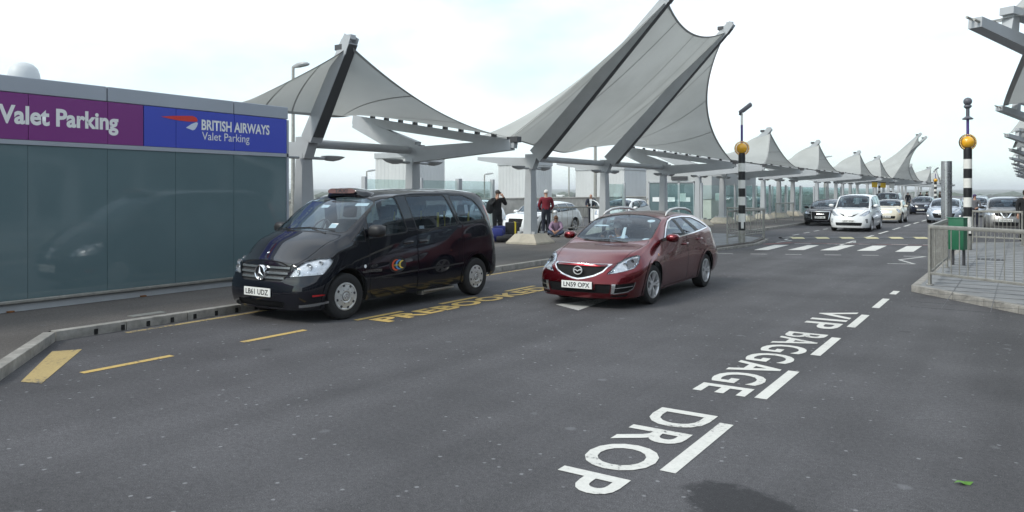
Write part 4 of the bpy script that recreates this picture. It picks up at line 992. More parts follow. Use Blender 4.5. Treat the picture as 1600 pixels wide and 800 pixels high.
def lamp_inside(root, x, y, z, r, side, depth=.05, yaw=45):
    bm = NB(); Mx = Matrix.Translation((x, y, z)) @ Matrix.Rotation(R(-90), 4, 'Y') @ Matrix.Rotation(0, 4, 'Z')
    lathe(bm, [(r, .02), (r*.92, .0), (r*.6, -.03), (r*.3, -.04)], 20, Mx)
    rr = bmesh.ops.create_uvsphere(bm, u_segments=14, v_segments=8, radius=r*.55); bmesh.ops.transform(bm, matrix=Matrix.Translation((x+.02, y, z)), verts=rr['verts'])
    return build('headlight_bulb', bm, M['lampin'], root, smooth=True)
def mirror(root, m, x, y, z, s, side, foot_z=-.1, foot_x=.05):
    """door mirror shell; s = (length along x, width along y, height)"""
    bm = NB(); prev = None; n = 14
    for k, (f, sc) in enumerate(((0, .35), (.10, .72), (.3, .95), (.55, 1.0), (.85, .97), (1, .93))):
        ring = [bm.verts.new((x-s[0]/2+s[0]*f, y+side*s[1]/2+math.copysign(abs(math.cos(2*math.pi*i/n))**.75, math.cos(2*math.pi*i/n))*s[1]/2*sc, z+math.copysign(abs(math.sin(2*math.pi*i/n))**.75, math.sin(2*math.pi*i/n))*s[2]/2*sc)) for i in range(n)]
        if prev:
            for i in range(n): bm.faces.new((prev[i], prev[(i+1) % n], ring[(i+1) % n], ring[i]))
        else: bm.faces.new(ring)
        prev = ring
    bm.faces.new(prev); bmesh.ops.recalc_face_normals(bm, faces=bm.faces); o = build('door_mirror', bm, m, root, auto=40)
    bm = NB(); beam(bm, (x+foot_x, y-side*.12, z+foot_z-.01), (x+.02, y+side*.07, z+foot_z+.06), .07, .05, .07, .05); build('mirror_foot', bm, M['plastic'], o)
    bm = NB(); box(bm, (x+s[0]/2+.002, y+side*s[1]/2, z), (.006, s[1]*.8, s[2]*.75)); build('mirror_glass', bm, M['chrome'], o); return o
def arch_liner(bm, x, zc, r, W, depth=.36):
    for side in (1, -1):
        n = 16; prev = None
        for k in range(n+1):
            a = R(4+172*k/n); c_, s_ = math.cos(a), math.sin(a); p = [bm.verts.new((x+c_*r*1.01, side*(W-.10), zc+s_*r*1.01)), bm.verts.new((x+c_*r, side*(W-depth), zc+s_*r)), bm.verts.new((x, side*(W-depth), zc))]
            if prev: bm.faces.new((prev[0], p[0], p[1], prev[1])); bm.faces.new((prev[1], p[1], p[2]))
            prev = p
def place_car(root, front_r, front_a, ang):
    root.location = (front_r, front_a, 0); root.rotation_euler = (0, 0, R(90)+ang)
def wiper(bm, p0, p1, p2):
    tube(bm, [p0, p1], [.012, .007], 6); beam(bm, p1, p2, .014, .022, .01, .014)
M['vanpaint'] = mat('black_car_paint', (.0035, .004, .008), .35, coat=1.0, spec=.05, coat_ior=1.56)
M['red'] = mat('ruby_red_metallic', (.14, .0022, .008), .22, metal=.8, coat=.9, spec=.3)
M['trim'] = mat('window_rubber', (.009, .009, .010), .45); M['gap'] = mat('panel_gap', (.002, .002, .002), .9); M['grille'] = mat('grille_mesh', (.006, .006, .007), .7, spec=.2)
M['silverband'] = mat('silver_grille_slat', (.50, .51, .52), .25, metal=.85)
# ------------------------------------------------------------ the black taxi people carrier
def make_taxi():
    S = dict(L=4.74, W=1.9, H=1.9, pw=2.4, bow=(.19, .05),
        pf=[(0, .76), (.03, .83), (.10, .905), (.25, .965), (.5, .997), (.8, 1), (4.3, 1), (4.5, .995), (4.66, .97), (4.74, .92)],
        fz=[(.15, .09), (.28, .02), (.42, 0), (.55, .015), (.62, .045), (.80, .10), (.9, .14), (1.3, .14)], rz=[(.2, .04), (.5, 0), (1.0, 0), (1.9, 0)],
        c=dict(ztop=[(0, .87), (.06, .905), (.2, .985), (.45, 1.12), (.72, 1.235), (.78, 1.262), (1.15, 1.50), (1.5, 1.70), (1.75, 1.805), (2.1, 1.875), (2.8, 1.91), (3.6, 1.915), (4.15, 1.90), (4.34, 1.86), (4.49, 1.71), (4.60, 1.40), (4.70, 1.0), (4.74, .84)],
               z4=[(0, .83), (.3, .97), (.7, 1.13), (.95, 1.22), (1.2, 1.385), (1.5, 1.60), (1.75, 1.73), (2.2, 1.815), (2.8, 1.845), (3.6, 1.85), (4.1, 1.835), (4.3, 1.78), (4.46, 1.60), (4.6, 1.26), (4.70, .93), (4.74, .81)],
               y4=[(0, .74), (.3, .75), (.7, .80), (.95, .82), (1.3, .815), (1.6, .80), (2.2, .785), (4.2, .785), (4.74, .82)],
               z3=[(0, .76), (.3, .88), (.6, 1.0), (1.0, 1.10), (1.3, 1.14), (2.4, 1.20), (3.5, 1.275), (4.2, 1.30), (4.45, 1.18), (4.6, 1.02), (4.74, .78)],
               y3=[(0, .90), (1.0, .915), (2.0, .925), (4.74, .925)],
               z2=[(0, .60), (.5, .68), (2, .72), (4.3, .74), (4.74, .62)], y2=[(0, .95), (4.74, .95)],
               z1=[(0, .38), (.6, .42), (4.74, .42)], y1=[(0, .95), (1, .938), (4.74, .938)],
               z0=[(0, .19), (.5, .20), (1.2, .23), (3.6, .26), (4.3, .30), (4.74, .34)], y0=[(0, .88), (1, .90), (4.74, .90)]))
    C = Car(S, 1.15); m = C.mark
    # wheel arches
    WF, WR, zc, ra = .835, 4.02, .335, .405
    for x in (WF, WR): m('arch_lip', M['vanpaint'], [p for p in circ(x, zc+.015, ra+.052, 40)], offset=-.012); m('opening', None, circ(x, zc+.01, ra, 40))
    # lower bumper skirt in matt plastic tone, panel gaps, doors
    gapm = M['gap']
    d1 = [(1.30, .36), (1.29, 1.12), (1.55, 1.50), (1.78, 1.72), (2.02, 1.79), (2.28, 1.80), (2.395, 1.26), (2.39, .30), (1.36, .29)]
    d2 = [(2.395, .30), (2.40, 1.26), (2.32, 1.815), (3.36, 1.82), (3.59, 1.31), (3.61, 1.0), (3.60, .62), (3.50, .30)]
    m('panel_gap', gapm, d1, one=True, offset=.004); D1 = m('front_door', M['vanpaint'], inset_poly(d1, .009), within=None)
    m('panel_gap', gapm, d2, one=True, offset=.004); D2 = m('sliding_door', M['vanpaint'], inset_poly(d2, .009))
    m('panel_gap', gapm, [(2.35, .965), (3.58, .97), (3.58, .978), (2.35, .973)], one=True) if False else None
    # side windows: rubber surround then pane
    w1 = [(1.30, 1.165), (1.33, 1.46), (1.60, 1.70), (1.78, 1.755), (1.99, 1.765), (2.155, 1.225)]
    w2 = [(2.235, 1.775), (3.22, 1.79), (3.47, 1.295), (2.41, 1.235)]
    w3 = [(3.36, 1.79), (3.75, 1.785), (4.02, 1.70), (4.18, 1.55), (4.29, 1.375), (3.54, 1.315)]
    for (w, par, r_) in ((w1, D1, .05), (w2, D2, .06), (w3, None, .07)):
        m('window_seal', M['trim'], rp(inset_poly(w, -.022), r_+.02))
        for s_ in (1, -1):
            m('window', M['darkglass'] if w is not w1 else M['carglass'], rp(w, r_), sides=(s_,), parent=(par[0] if s_ == 1 else par[1]) if par else 'body', offset=.006)
    qd = [(.99, 1.135), (1.215, 1.125), (1.225, 1.31)]
    m('window_seal', M['trim'], inset_poly(qd, -.02), one=True); m('quarter_window', M['carglass'], qd, offset=.005)
    # windscreen, rear window
    ws = [(.795, 0), (.80, .2), (.83, .45), (.92, .69), (.985, .75), (1.3, .755), (1.58, .735), (1.64, .68), (1.69, .45), (1.715, .2), (1.72, 0)]
    ws = ws+[(x, -y) for x, y in ws[-2:0:-1]]
    m('screen_surround', M['trim'], inset_poly(ws, -.02), 'top', (1,), one=True, mind=.3); m('windscreen', M['carglass'], ws, 'top', (1,), offset=.004, mind=.3)
    m('rear_window', M['darkglass'], rp([(-.68, 1.20), (.68, 1.20), (.62, 1.70), (-.62, 1.70)], .06), 'rear', (1,), mind=.1)
    # bonnet: gap line
    bn = [(.135, 0), (.135, .52), (.2, .60), (.5, .70), (.80, .79), (.88, .76), (.80, .5), (.765, 0)]; bn = bn+[(x, -y) for x, y in bn[-2:0:-1]]
    m('panel_gap', gapm, bn, 'top', (1,), one=True, mind=.3, offset=.003); m('bonnet', M['vanpaint'], inset_poly(bn, .010), 'top', (1,), mind=.3)
    # front face
    gr = [(-.53, .80), (.53, .80), (.55, .77), (.47, .625), (.40, .585), (-.40, .585), (-.47, .625), (-.55, .77)]
    m('grille', M['grille'], rp(gr, .03), 'front', (1,), offset=.04)
    m('lower_intake', M['grille'], rp([(-.50, .315), (.50, .315), (.46, .225), (-.46, .225)], .03), 'front', (1,), offset=.02)
    m('bumper_band', M['plastic'], [(-1, .335), (1, .335), (1, .355), (-1, .355)], 'front', (1,), offset=.0) if False else None
    hl = [(.44, .655), (.62, .675), (.93, .69), (1.075, .865), (1.03, .905), (.86, .905), (.68, .865), (.53, .775)]
    m('headlight_rim', M['gap'], inset_poly(rp(hl, .03), -.008), 'diag', one=True); HL = m('headlight', M['lampin'], rp(hl, .03), 'diag', offset=.018)
    m('fog_strip', M['silverband'], [(.60, .275), (.80, .29), (1.0, .31), (1.0, .278), (.80, .25), (.60, .232)], 'diag', offset=-.004, mind=-.3, ok=lambda c: c.x < .5)
    m('side_reflector', M['red_lens'], rp([(.78, .385), (.95, .395), (.95, .415), (.78, .41)], .008), 'diag', offset=-.002)
    m('tail_lamp', M['red_lens'], rp([(4.30, 1.62), (4.43, 1.58), (4.67, .98), (4.62, .90), (4.50, 1.18)], .02), offset=-.004, mind=.02)
    # side rubbing strip and badge
    m('rubbing_strip', M['plastic'], [(1.38, .545), (2.38, .575), (2.38, .60), (1.38, .568)], offset=-.008); m('rubbing_strip', M['plastic'], [(2.41, .575), (3.60, .60), (3.60, .625), (2.41, .60)], offset=-.008)
    m('fuel_flap', M['vanpaint'], circ(1.17, .70, .02, 14), sides=(-1,), offset=-.004)
    m('side_indicator', M['lens'] if False else M['paper'], circ(1.19, .745, .026, 16), offset=-.004)
    lg = circ(1.90, .715, .15, 28); lg = [(1.9+(x-1.9)*1.3, .715+(y-.715)*.85) for x, y in lg]
    m('company_badge', M['letter_k'], lg, sides=(-1,), offset=-.003)
    root = thing('taxi_van', 'black taxi people carrier with a roof sign, parked at the kerb beside the pavilion', 'taxi')
    ids = C.finish(root, M['vanpaint'])
    for nm in list(root.children):
        pass
    # lens over each headlight and the lamps inside
    for i, s_ in enumerate((1, -1)):
        hb = ids[HL[i]]; me = hb.data.copy(); ln = bpy.data.objects.new('lens', me); col.objects.link(ln); ln.parent = hb; me.materials.clear(); me.materials.append(M['lens'])
        for v in me.vertices: v.co += v.normal*.022
        for (x, y, z, r_) in ((.155, .64, .73, .05), (.27, .76, .79, .055), (.41, .84, .84, .035)):
            lamp = lamp_inside(hb, x+.02, s_*y, z, r_, s_)
    # grille slats + emblem
    bm = NB()
    def fx(y, z): return .012+.2*(abs(y)/.95)**2.3+np.interp(z, [.42, .55, .62, .80, .9], [0, .015, .045, .10, .14])
    for k, (z, hw) in enumerate(((.775, .52), (.70, .50), (.632, .455))):
        prev = None
        for i in range(25):
            y = -hw+2*hw*i/24; x = fx(y, z); zz = z-.02*(1-(y/hw)**2)*0
            ring = [bm.verts.new(p) for p in ((x+.045, y, zz+.026), (x-.008, y, zz+.018), (x-.012, y, zz-.012), (x+.045, y, zz-.026))]
            if prev:
                for j in range(4): bm.faces.new((prev[j], prev[(j+1) % 4], ring[(j+1) % 4], ring[j]))
            prev = ring
    bmesh.ops.recalc_face_normals(bm, faces=bm.faces); build('grille_slats', bm, M['silverband'], root, auto=40)
    ez = .70; ex = fx(0, ez)-.03; Me = Matrix.Translation((ex, 0, ez)) @ Matrix.Rotation(R(-90), 4, 'Y') @ Matrix.Rotation(R(0), 4, 'Z')
    bm = NB(); lathe(bm, [(.092, -.03), (.112, -.03), (.112, .015), (.102, .024), (.092, .015), (.092, -.03)], 36, Me)
    for k in range(3):
        a = R(90+120*k)
        d = Vector((0, math.cos(a), math.sin(a))); t = Vector((0, -math.sin(a), math.cos(a))); o = Vector((ex-.018, 0, ez))
        vsx = [o+t*.020, o+d*.095, o-t*.020, o+Vector((-.016, 0, 0))]; vv = [bm.verts.new(p) for p in vsx]
        bm.faces.new((vv[0], vv[1], vv[3])); bm.faces.new((vv[1], vv[2], vv[3]))
    bmesh.ops.recalc_face_normals(bm, faces=bm.faces); em = build('star_emblem', bm, M['chrome'], root, auto=20)
    bm = NB(); lathe(bm, [(.095, -.01), (0, -.01)], 30, Me); build('emblem_disc', bm, M['letter_k'], em)
    bm = NB(); lathe(bm, [(.022, 0), (.018, .008), (0, .01)], 18, Matrix.Translation((.19, 0, .975)) @ Matrix.Rotation(R(-25), 4, 'Y')); build('bonnet_badge', bm, M['chrome'], root, smooth=True)
    plate(root, 'LB61 UDZ', -.008, .43, 0, .57, .12)
    # badge artwork on the door: three crescents and small letters
    bdg = [(1.83, (.62, .10, .04)), (1.90, (.10, .30, .62)), (1.965, (.75, .55, .10))]
    yb = lambda z: -.957
    for k, (cx, cc) in enumerate(bdg):
        bm = NB(); r_o, n = .088-.012*k, 18; prev = None
        mm = mat(('red_crescent', 'blue_crescent', 'yellow_crescent')[k], cc, .5)
        for i in range(n+1):
            a = R(62+236*i/n); w_ = .030*math.sin(math.pi*i/n)**.6+.003
            p = [bm.verts.new((cx+.02+math.cos(a)*(r_o-q)*1.15, -.966, .715+math.sin(a)*(r_o-q))) for q in (0, w_)]
            if prev: bm.faces.new((prev[0], p[0], p[1], prev[1]))
            prev = p
        build('crescent', bm, mm, root)
    bm = NB(); 
    b = NB(); text_bm(b, 'comcab', .052, frame((1.79, -.969, .700), (1, 0, 0), (0, 0, 1)), align='LEFT', bold=.001); build('badge_lettering', b, M['yellow_s'], root); bm.free()
    # mirrors, handles, wipers, roof sign, step
    for s_ in (1, -1): mirror(root, M['plastic'], 1.30, s_*.93, 1.27, (.16, .27, .19), s_, -.06)
    for x in (2.05, 2.42):
        for s_ in (1, -1):
            bm = NB(); tube(bm, [(x, s_*.935, 1.045), (x+.03, s_*.965, 1.05), (x+.19, s_*.968, 1.055), (x+.23, s_*.935, 1.06)], .015, 8); box(bm, (x+.11, s_*.938, 1.05), (.2, .012, .06), bev=.004); build('door_handle', bm, M['vanpaint'], root, smooth=True)
    bm = NB(); wiper(bm, (.80, -.52, 1.235), (.865, -.12, 1.315), (.80, .35, 1.285)); wiper(bm, (.78, .15, 1.262), (.86, .5, 1.29), (.88, .70, 1.22)); beam(bm, (.865, -.12, 1.315), (.905, -.60, 1.275), .014, .02, .01, .014)
    build('wiper', bm, M['plastic'], root)
    bm = NB(); prev = None
    for k in range(17):
        t = -1+2*k/16; hw = .50; pr = (1-abs(t)**2.6)**.5*1.0; dep = .02+.17*pr; hh = .018+.095*pr; x0 = 1.80+.05*(t*t); zb_ = 1.80-.045*t*t
        ring = [bm.verts.new(p) for p in ((x0-dep*.95, t*hw, zb_-.01), (x0-dep, t*hw, zb_+hh*.25), (x0-dep*.80, t*hw, zb_+hh*.85), (x0-dep*.4, t*hw, zb_+hh*1.05), (x0+dep*.6, t*hw, zb_+hh*1.0), (x0+dep*1.3, t*hw, zb_+.03), (x0+dep*1.2, t*hw, zb_-.01))]
        if prev:
            for j in range(7): bm.faces.new((prev[j], prev[(j+1) % 7], ring[(j+1) % 7], ring[j]))
        else: bm.faces.new(ring)
        prev = ring
    bm.faces.new(prev); bmesh.ops.recalc_face_normals(bm, faces=bm.faces); rs = build('roof_sign', bm, M['vanpaint'], root, auto=35)
    M['signpane'] = mat('taxi_sign_pane', (.17, .10, .09), .15, coat=1)
    bm = NB(); pts = [(-.29, .035), (.29, .035), (.31, .075), (.25, .112), (-.25, .112), (-.31, .075)]
    f = []; 
    Ms = frame((1.615, 0, 1.795), (0, -1, 0), (.18, 0, 1)); prism(bm, rp(pts, .03), -.002, .010, Ms); build('sign_pane', bm, M['signpane'], rs)
    b = NB(); text_bm(b, 'TAXI', .085, Ms @ Matrix.Translation((0, .045, .012)), sx=1.55, bold=.002); build('sign_lettering', b, M['letter_k'], rs)
    bm = NB(); tube(bm, [(2.62, -.80, .17), (3.42, -.80, .20)], .022, 8); box(bm, (3.02, -.80, .215), (.8, .16, .03), bev=.008); box(bm, (2.62, -.8, .19), (.06, .12, .07), bev=.01); build('side_step', bm, M['galv'], root)
    # stickers on the windscreen and windows
    def sticker(name, c_, w_, h_, xdir, ydir, m_, par=root): 
        bm = NB(); f_ = frame(c_, xdir, ydir); quad(bm, [f_ @ Vector(p) for p in ((-w_/2, -h_/2, 0), (w_/2, -h_/2, 0), (w_/2, h_/2, 0), (-w_/2, h_/2, 0))]); return build(name, bm, m_, par)
    up = (.72, 0, .69)
    sticker('screen_sticker', (1.00, -.48, 1.345), .12, .10, (0.25, -1, 0), up, M['paper']); sticker('screen_sticker', (1.53, -.55, 1.655), .22, .07, (.25, -1, 0), (.80, 0, .6), M['paper']); sticker('screen_sticker', (1.38, .10, 1.625), .16, .07, (0, -1, 0), (.8, 0, .6), M['paper'])
    sticker('window_sticker', (2.53, -.905, 1.275), .12, .05, (1, 0, 0), (0, .15, 1), M['paper']); sticker('window_sticker', (3.80, -.855, 1.55), .10, .15, (1, 0, 0), (0, .15, 1), M['paper'])
    # interior
    bm = NB(); box(bm, (1.25, 0, 1.07), (.42, 1.5, .26), bev=.08); box(bm, (.95, 0, 1.12), (.4, 1.4, .16), bev=.05); build('dashboard', bm, M['interior'], root)
    bm = NB()
    prev = None; Mw = Matrix.Translation((1.55, .40, 1.24)) @ Matrix.Rotation(R(-58), 4, 'Y')
    rings = []
    for k in range(24):
        a = 2*math.pi*k/24; rings.append([bm.verts.new(Mw @ Vector(((.19+.014*math.cos(2*math.pi*j/6))*math.cos(a), (.19+.014*math.cos(2*math.pi*j/6))*math.sin(a), .014*math.sin(2*math.pi*j/6)))) for j in range(6)])
    for k in range(24):
        for j in range(6): bm.faces.new((rings[k][j], rings[(k+1) % 24][j], rings[(k+1) % 24][(j+1) % 6], rings[k][(j+1) % 6]))
    box(bm, (0, 0, -.01), (.36, .04, .02), Mw); box(bm, (0, 0, -.01), (.04, .36, .02), Mw); build('steering_wheel', bm, M['plastic'], root)
    for x, y in ((1.85, .42), (1.85, -.42), (2.95, .5), (2.95, -.5), (3.75, .55), (3.75, 0), (3.75, -.55)):
        bm = NB(); seat(bm, x, y, .68); s_ = build('seat', bm, M['seat'], root, auto=40)
        if x > 2: bm = NB(); box(bm, (x+.20, y-.24, 1.25), (.03, .03, .5), bev=.008); build('grab_rail', bm, M['yellow_s'], s_)
    bm = NB(); box(bm, (2.35, 0, 1.00), (.04, 1.6, .45), bev=.01); build('partition', bm, M['interior'], root)
    bm = NB(); prism(bm, [(.42, -.62), (.9, -.85), (4.2, -.85), (4.5, -.7), (4.5, .7), (4.2, .85), (.9, .85), (.42, .62)], .26, .36); arch_liner(bm, WF, .33, .43, .95); arch_liner(bm, WR, .33, .43, .95); build('underbody', bm, M['under'], root)
    for s_ in (1, -1):
        wheel(root, WF, s_*.815, .335, .215, .205, 'cap', s_, R(-4)); wheel(root, WR, s_*.815, .335, .215, .205, 'cap', s_)
    return root
taxi = make_taxi(); place_car(taxi, -9.09, 7.12, 0)
# ------------------------------------------------------------ other cars: one builder, its own outlines for each
def car(name, label, cat, S, F, paint, place, detail=True, group=None, driver=False):
    C = Car(S, F.get('fine', .7)); m = C.mark; gapm = M['gap']; L, W = S['L'], S['W']/2
    WF, WR, tr = F['wf'], F['wr'], F['tyre']
    for x in (WF, WR): m('arch_lip', paint, circ(x, tr, tr+.105, 36), offset=-.010); m('opening', None, circ(x, tr, tr+.062, 36))
    doors = []
    for d in F.get('doors', ()):
        m('panel_gap', gapm, d, one=True, offset=.004); doors.append(m('door', paint, inset_poly(d, .009)))
    if 'wchrome' in F: m('window_trim', M['chrome'] if F['wchrome'] else M['trim'], F['wline'], one=True, offset=-.004); m('pillar', M['trim'], rp(inset_poly(F['wline'], .022), .03), offset=.001)
    for w, di, g in F['windows']:
        if 'wchrome' not in F: m('window_seal', M['trim'], rp(inset_poly(w, -.016), .03))
        for i, s_ in enumerate((1, -1)):
            m('window', M[g], rp(w, F.get('wr_', .03)), sides=(s_,), parent=doors[di][i] if (di is not None and doors) else 'body', offset=.006)
    ws = F['ws']; ws = ws+[(x, -y) for x, y in ws[-2:0:-1]]
    m('screen_surround', M['trim'], inset_poly(ws, -.016), 'top', (1,), one=True, mind=.2); WS = m('windscreen', M['carglass'], ws, 'top', (1,), offset=.004, mind=.2)
    if 'rw' in F: m('rear_window', M['carglass'], rp(F['rw'], .05), 'rear', (1,), mind=.1)
    if 'roof_panel' in F: m('roof_panel', M[F['roof_mat']], F['roof_panel'], 'top', (1,), mind=.5, ok=lambda c: c.z > S['H']*.80)
    if 'bonnet' in F:
        bn = F['bonnet']; bn = bn+[(x, -y) for x, y in bn[-2:0:-1]]
        m('panel_gap', gapm, bn, 'top', (1,), one=True, mind=.25, offset=.003); m('bonnet', F.get('bonnet_mat', paint), inset_poly(bn, .010), 'top', (1,), mind=.25)
    for nm, p, mt, off in F.get('front', ()): m(nm, M[mt], p, 'front', (1,), offset=off, mind=.1)
    for nm, p, mt, off in F.get('diag', ()): m(nm, M[mt], p, 'diag', offset=off, mind=.05)
    for nm, p, mt, off in F.get('side', ()): m(nm, M[mt], p, 'side', offset=off, mind=.02)
    HL = []
    if 'hl' in F:
        m('headlight_rim', gapm, inset_poly(rp(F['hl'], .02), -.006), 'diag', one=True, mind=.05); HL = m('headlight', M['lampin'], rp(F['hl'], .02), 'diag', offset=.016, mind=.05)
    for p in F.get('bezel', ()): m('headlight_bezel', M['bezel'], rp(p, .015), 'diag', offset=.012, mind=.05)
    root = thing(name, label, cat, group=group); ids = C.finish(root, paint)
    for i, s_ in enumerate((1, -1)):
        if not HL or HL[i] not in ids: continue
        hb = ids[HL[i]]; me = hb.data.copy(); ln = bpy.data.objects.new('lens', me); col.objects.link(ln); ln.parent = hb; me.materials.clear(); me.materials.append(M['lens'])
        for v in me.vertices: v.co += v.normal*.02
        for (x, y, z, r_) in F.get('bulbs', ()): lamp_inside(hb, x, s_*y, z, r_, s_)
    plate(root, F.get('reg', 'LK09 VXN'), F.get('plate_x', -.01), F['plate_z'], 0, .54, .115)
    for s_ in (1, -1): mirror(root, F.get('mirror_mat', paint), F['mx'], s_*(W-.02), F['mz'], (.15, .22, .145), s_, -.05)
    if detail:
        for x, z in F.get('handles', ()):
            for s_ in (1, -1):
                bm = NB(); tube(bm, [(x, s_*(W-.045), z), (x+.02, s_*(W-.005), z+.004), (x+.17, s_*(W-.005), z+.012), (x+.20, s_*(W-.045), z+.014)], .014, 8); build('door_handle', bm, paint, root, smooth=True)
    if 'wiper' in F:
        bm = NB()
        for a in F['wiper']: wiper(bm, *a)
        build('wiper', bm, M['plastic'], root)
    bm = NB(); box(bm, (F['dash'][0], 0, F['dash'][1]), (.5, W*1.62, .2), bev=.07); build('dashboard', bm, M['interior'], root)
    for x, y in F['seats']:
        bm = NB(); seat(bm, x, y, F.get('seat_z', .36)); build('seat', bm, M['seat'], root, auto=40)
    bm = NB(); Mw = Matrix.Translation((F['dash'][0]+.36, .36, F['dash'][1]+.05)) @ Matrix.Rotation(R(-65), 4, 'Y')
    rings = []
    for k in range(20):
        a = 2*math.pi*k/20; rings.append([bm.verts.new(Mw @ Vector(((.18+.013*math.cos(math.pi*j/3))*math.cos(a), (.18+.013*math.cos(math.pi*j/3))*math.sin(a), .013*math.sin(math.pi*j/3)))) for j in range(6)])
    for k in range(20):
        for j in range(6): bm.faces.new((rings[k][j], rings[(k+1) % 20][j], rings[(k+1) % 20][(j+1) % 6], rings[k][(j+1) % 6]))
    box(bm, (0, 0, 0), (.34, .04, .02), Mw); build('steering_wheel', bm, M['plastic'], root)
    bm = NB(); prism(bm, [(.42, -W*.62), (WF, -W*.90), (WR, -W*.90), (L-.4, -W*.7), (L-.4, W*.7), (WR, W*.90), (WF, W*.90), (.42, W*.62)], .22, .30); arch_liner(bm, WF, tr, tr+.085, W, .33); arch_liner(bm, WR, tr, tr+.085, W, .33); build('underbody', bm, M['under'], root)
    for s_ in (1, -1):
        wheel(root, WF, s_*(W-.125), tr, .21, tr*.70, F['rim'], s_, F.get('steer', 0)); wheel(root, WR, s_*(W-.125), tr, .21, tr*.70, F['rim'], s_)
    place_car(root, *place)
    return root
M['bezel'] = mat('dark_lamp_bezel', (.10, .10, .11), .2, metal=.6, coat=1)
# ---- ruby red estate
S = dict(L=4.84, W=1.80, H=1.49, pw=2.2, bow=(.23, .08),
    pf=[(0, .74), (.03, .82), (.10, .895), (.25, .955), (.5, .99), (.9, 1), (4.2, 1), (4.5, .975), (4.72, .92), (4.84, .84)],
    fz=[(.12, .07), (.24, .015), (.38, 0), (.50, .02), (.60, .055), (.72, .12), (.8, .15)], rz=[(.2, .05), (.45, 0), (.75, .02), (1.4, .02)],
    c=dict(ztop=[(0, .705), (.06, .735), (.2, .785), (.5, .86), (.9, .935), (1.18, .985), (1.24, 1.005), (1.6, 1.205), (1.95, 1.375), (2.15, 1.44), (2.5, 1.485), (2.9, 1.50), (3.4, 1.485), (3.9, 1.44), (4.2, 1.385), (4.36, 1.31), (4.6, 1.05), (4.74, .90), (4.84, .78)],
           z4=[(0, .66), (.2, .73), (.45, .805), (.75, .885), (1.1, .965), (1.3, 1.03), (1.6, 1.175), (1.95, 1.325), (2.3, 1.405), (2.8, 1.435), (3.4, 1.42), (3.9, 1.37), (4.2, 1.29), (4.45, 1.10), (4.66, .95), (4.84, .75)],
           y4=[(0, .62), (.4, .66), (.9, .715), (1.2, .745), (1.6, .705), (2.0, .655), (2.6, .63), (3.6, .62), (4.2, .605), (4.6, .66), (4.84, .64)],
           z3=[(0, .615), (.25, .70), (.6, .80), (1.1, .905), (1.5, .965), (2.5, 1.03), (3.5, 1.09), (4.2, 1.13), (4.55, 1.02), (4.84, .72)],
           y3=[(0, .80), (.5, .79), (1.2, .80), (1.7, .825), (3, .84), (4.0, .815), (4.84, .76)],
           z2=[(0, .54), (.6, .62), (1.05, .68), (1.6, .68), (3.0, .70), (3.8, .72), (4.84, .60)], y2=[(0, .90), (1.05, .905), (1.8, .885), (3.0, .885), (3.8, .905), (4.84, .90)],
           z1=[(0, .36), (1, .40), (4.84, .42)], y1=[(0, .90), (1, .885), (1.8, .865), (3, .865), (3.8, .885), (4.84, .89)],
           z0=[(0, .17), (.6, .18), (1.5, .20), (3.4, .24), (4.84, .30)], y0=[(0, .84), (1.6, .83), (4.84, .84)]))
gr = [(-.47, .685), (0, .685), (.47, .685), (.40, .60), (.27, .535), (.10, .492), (0, .478), (-.10, .492), (-.27, .535), (-.40, .60)]
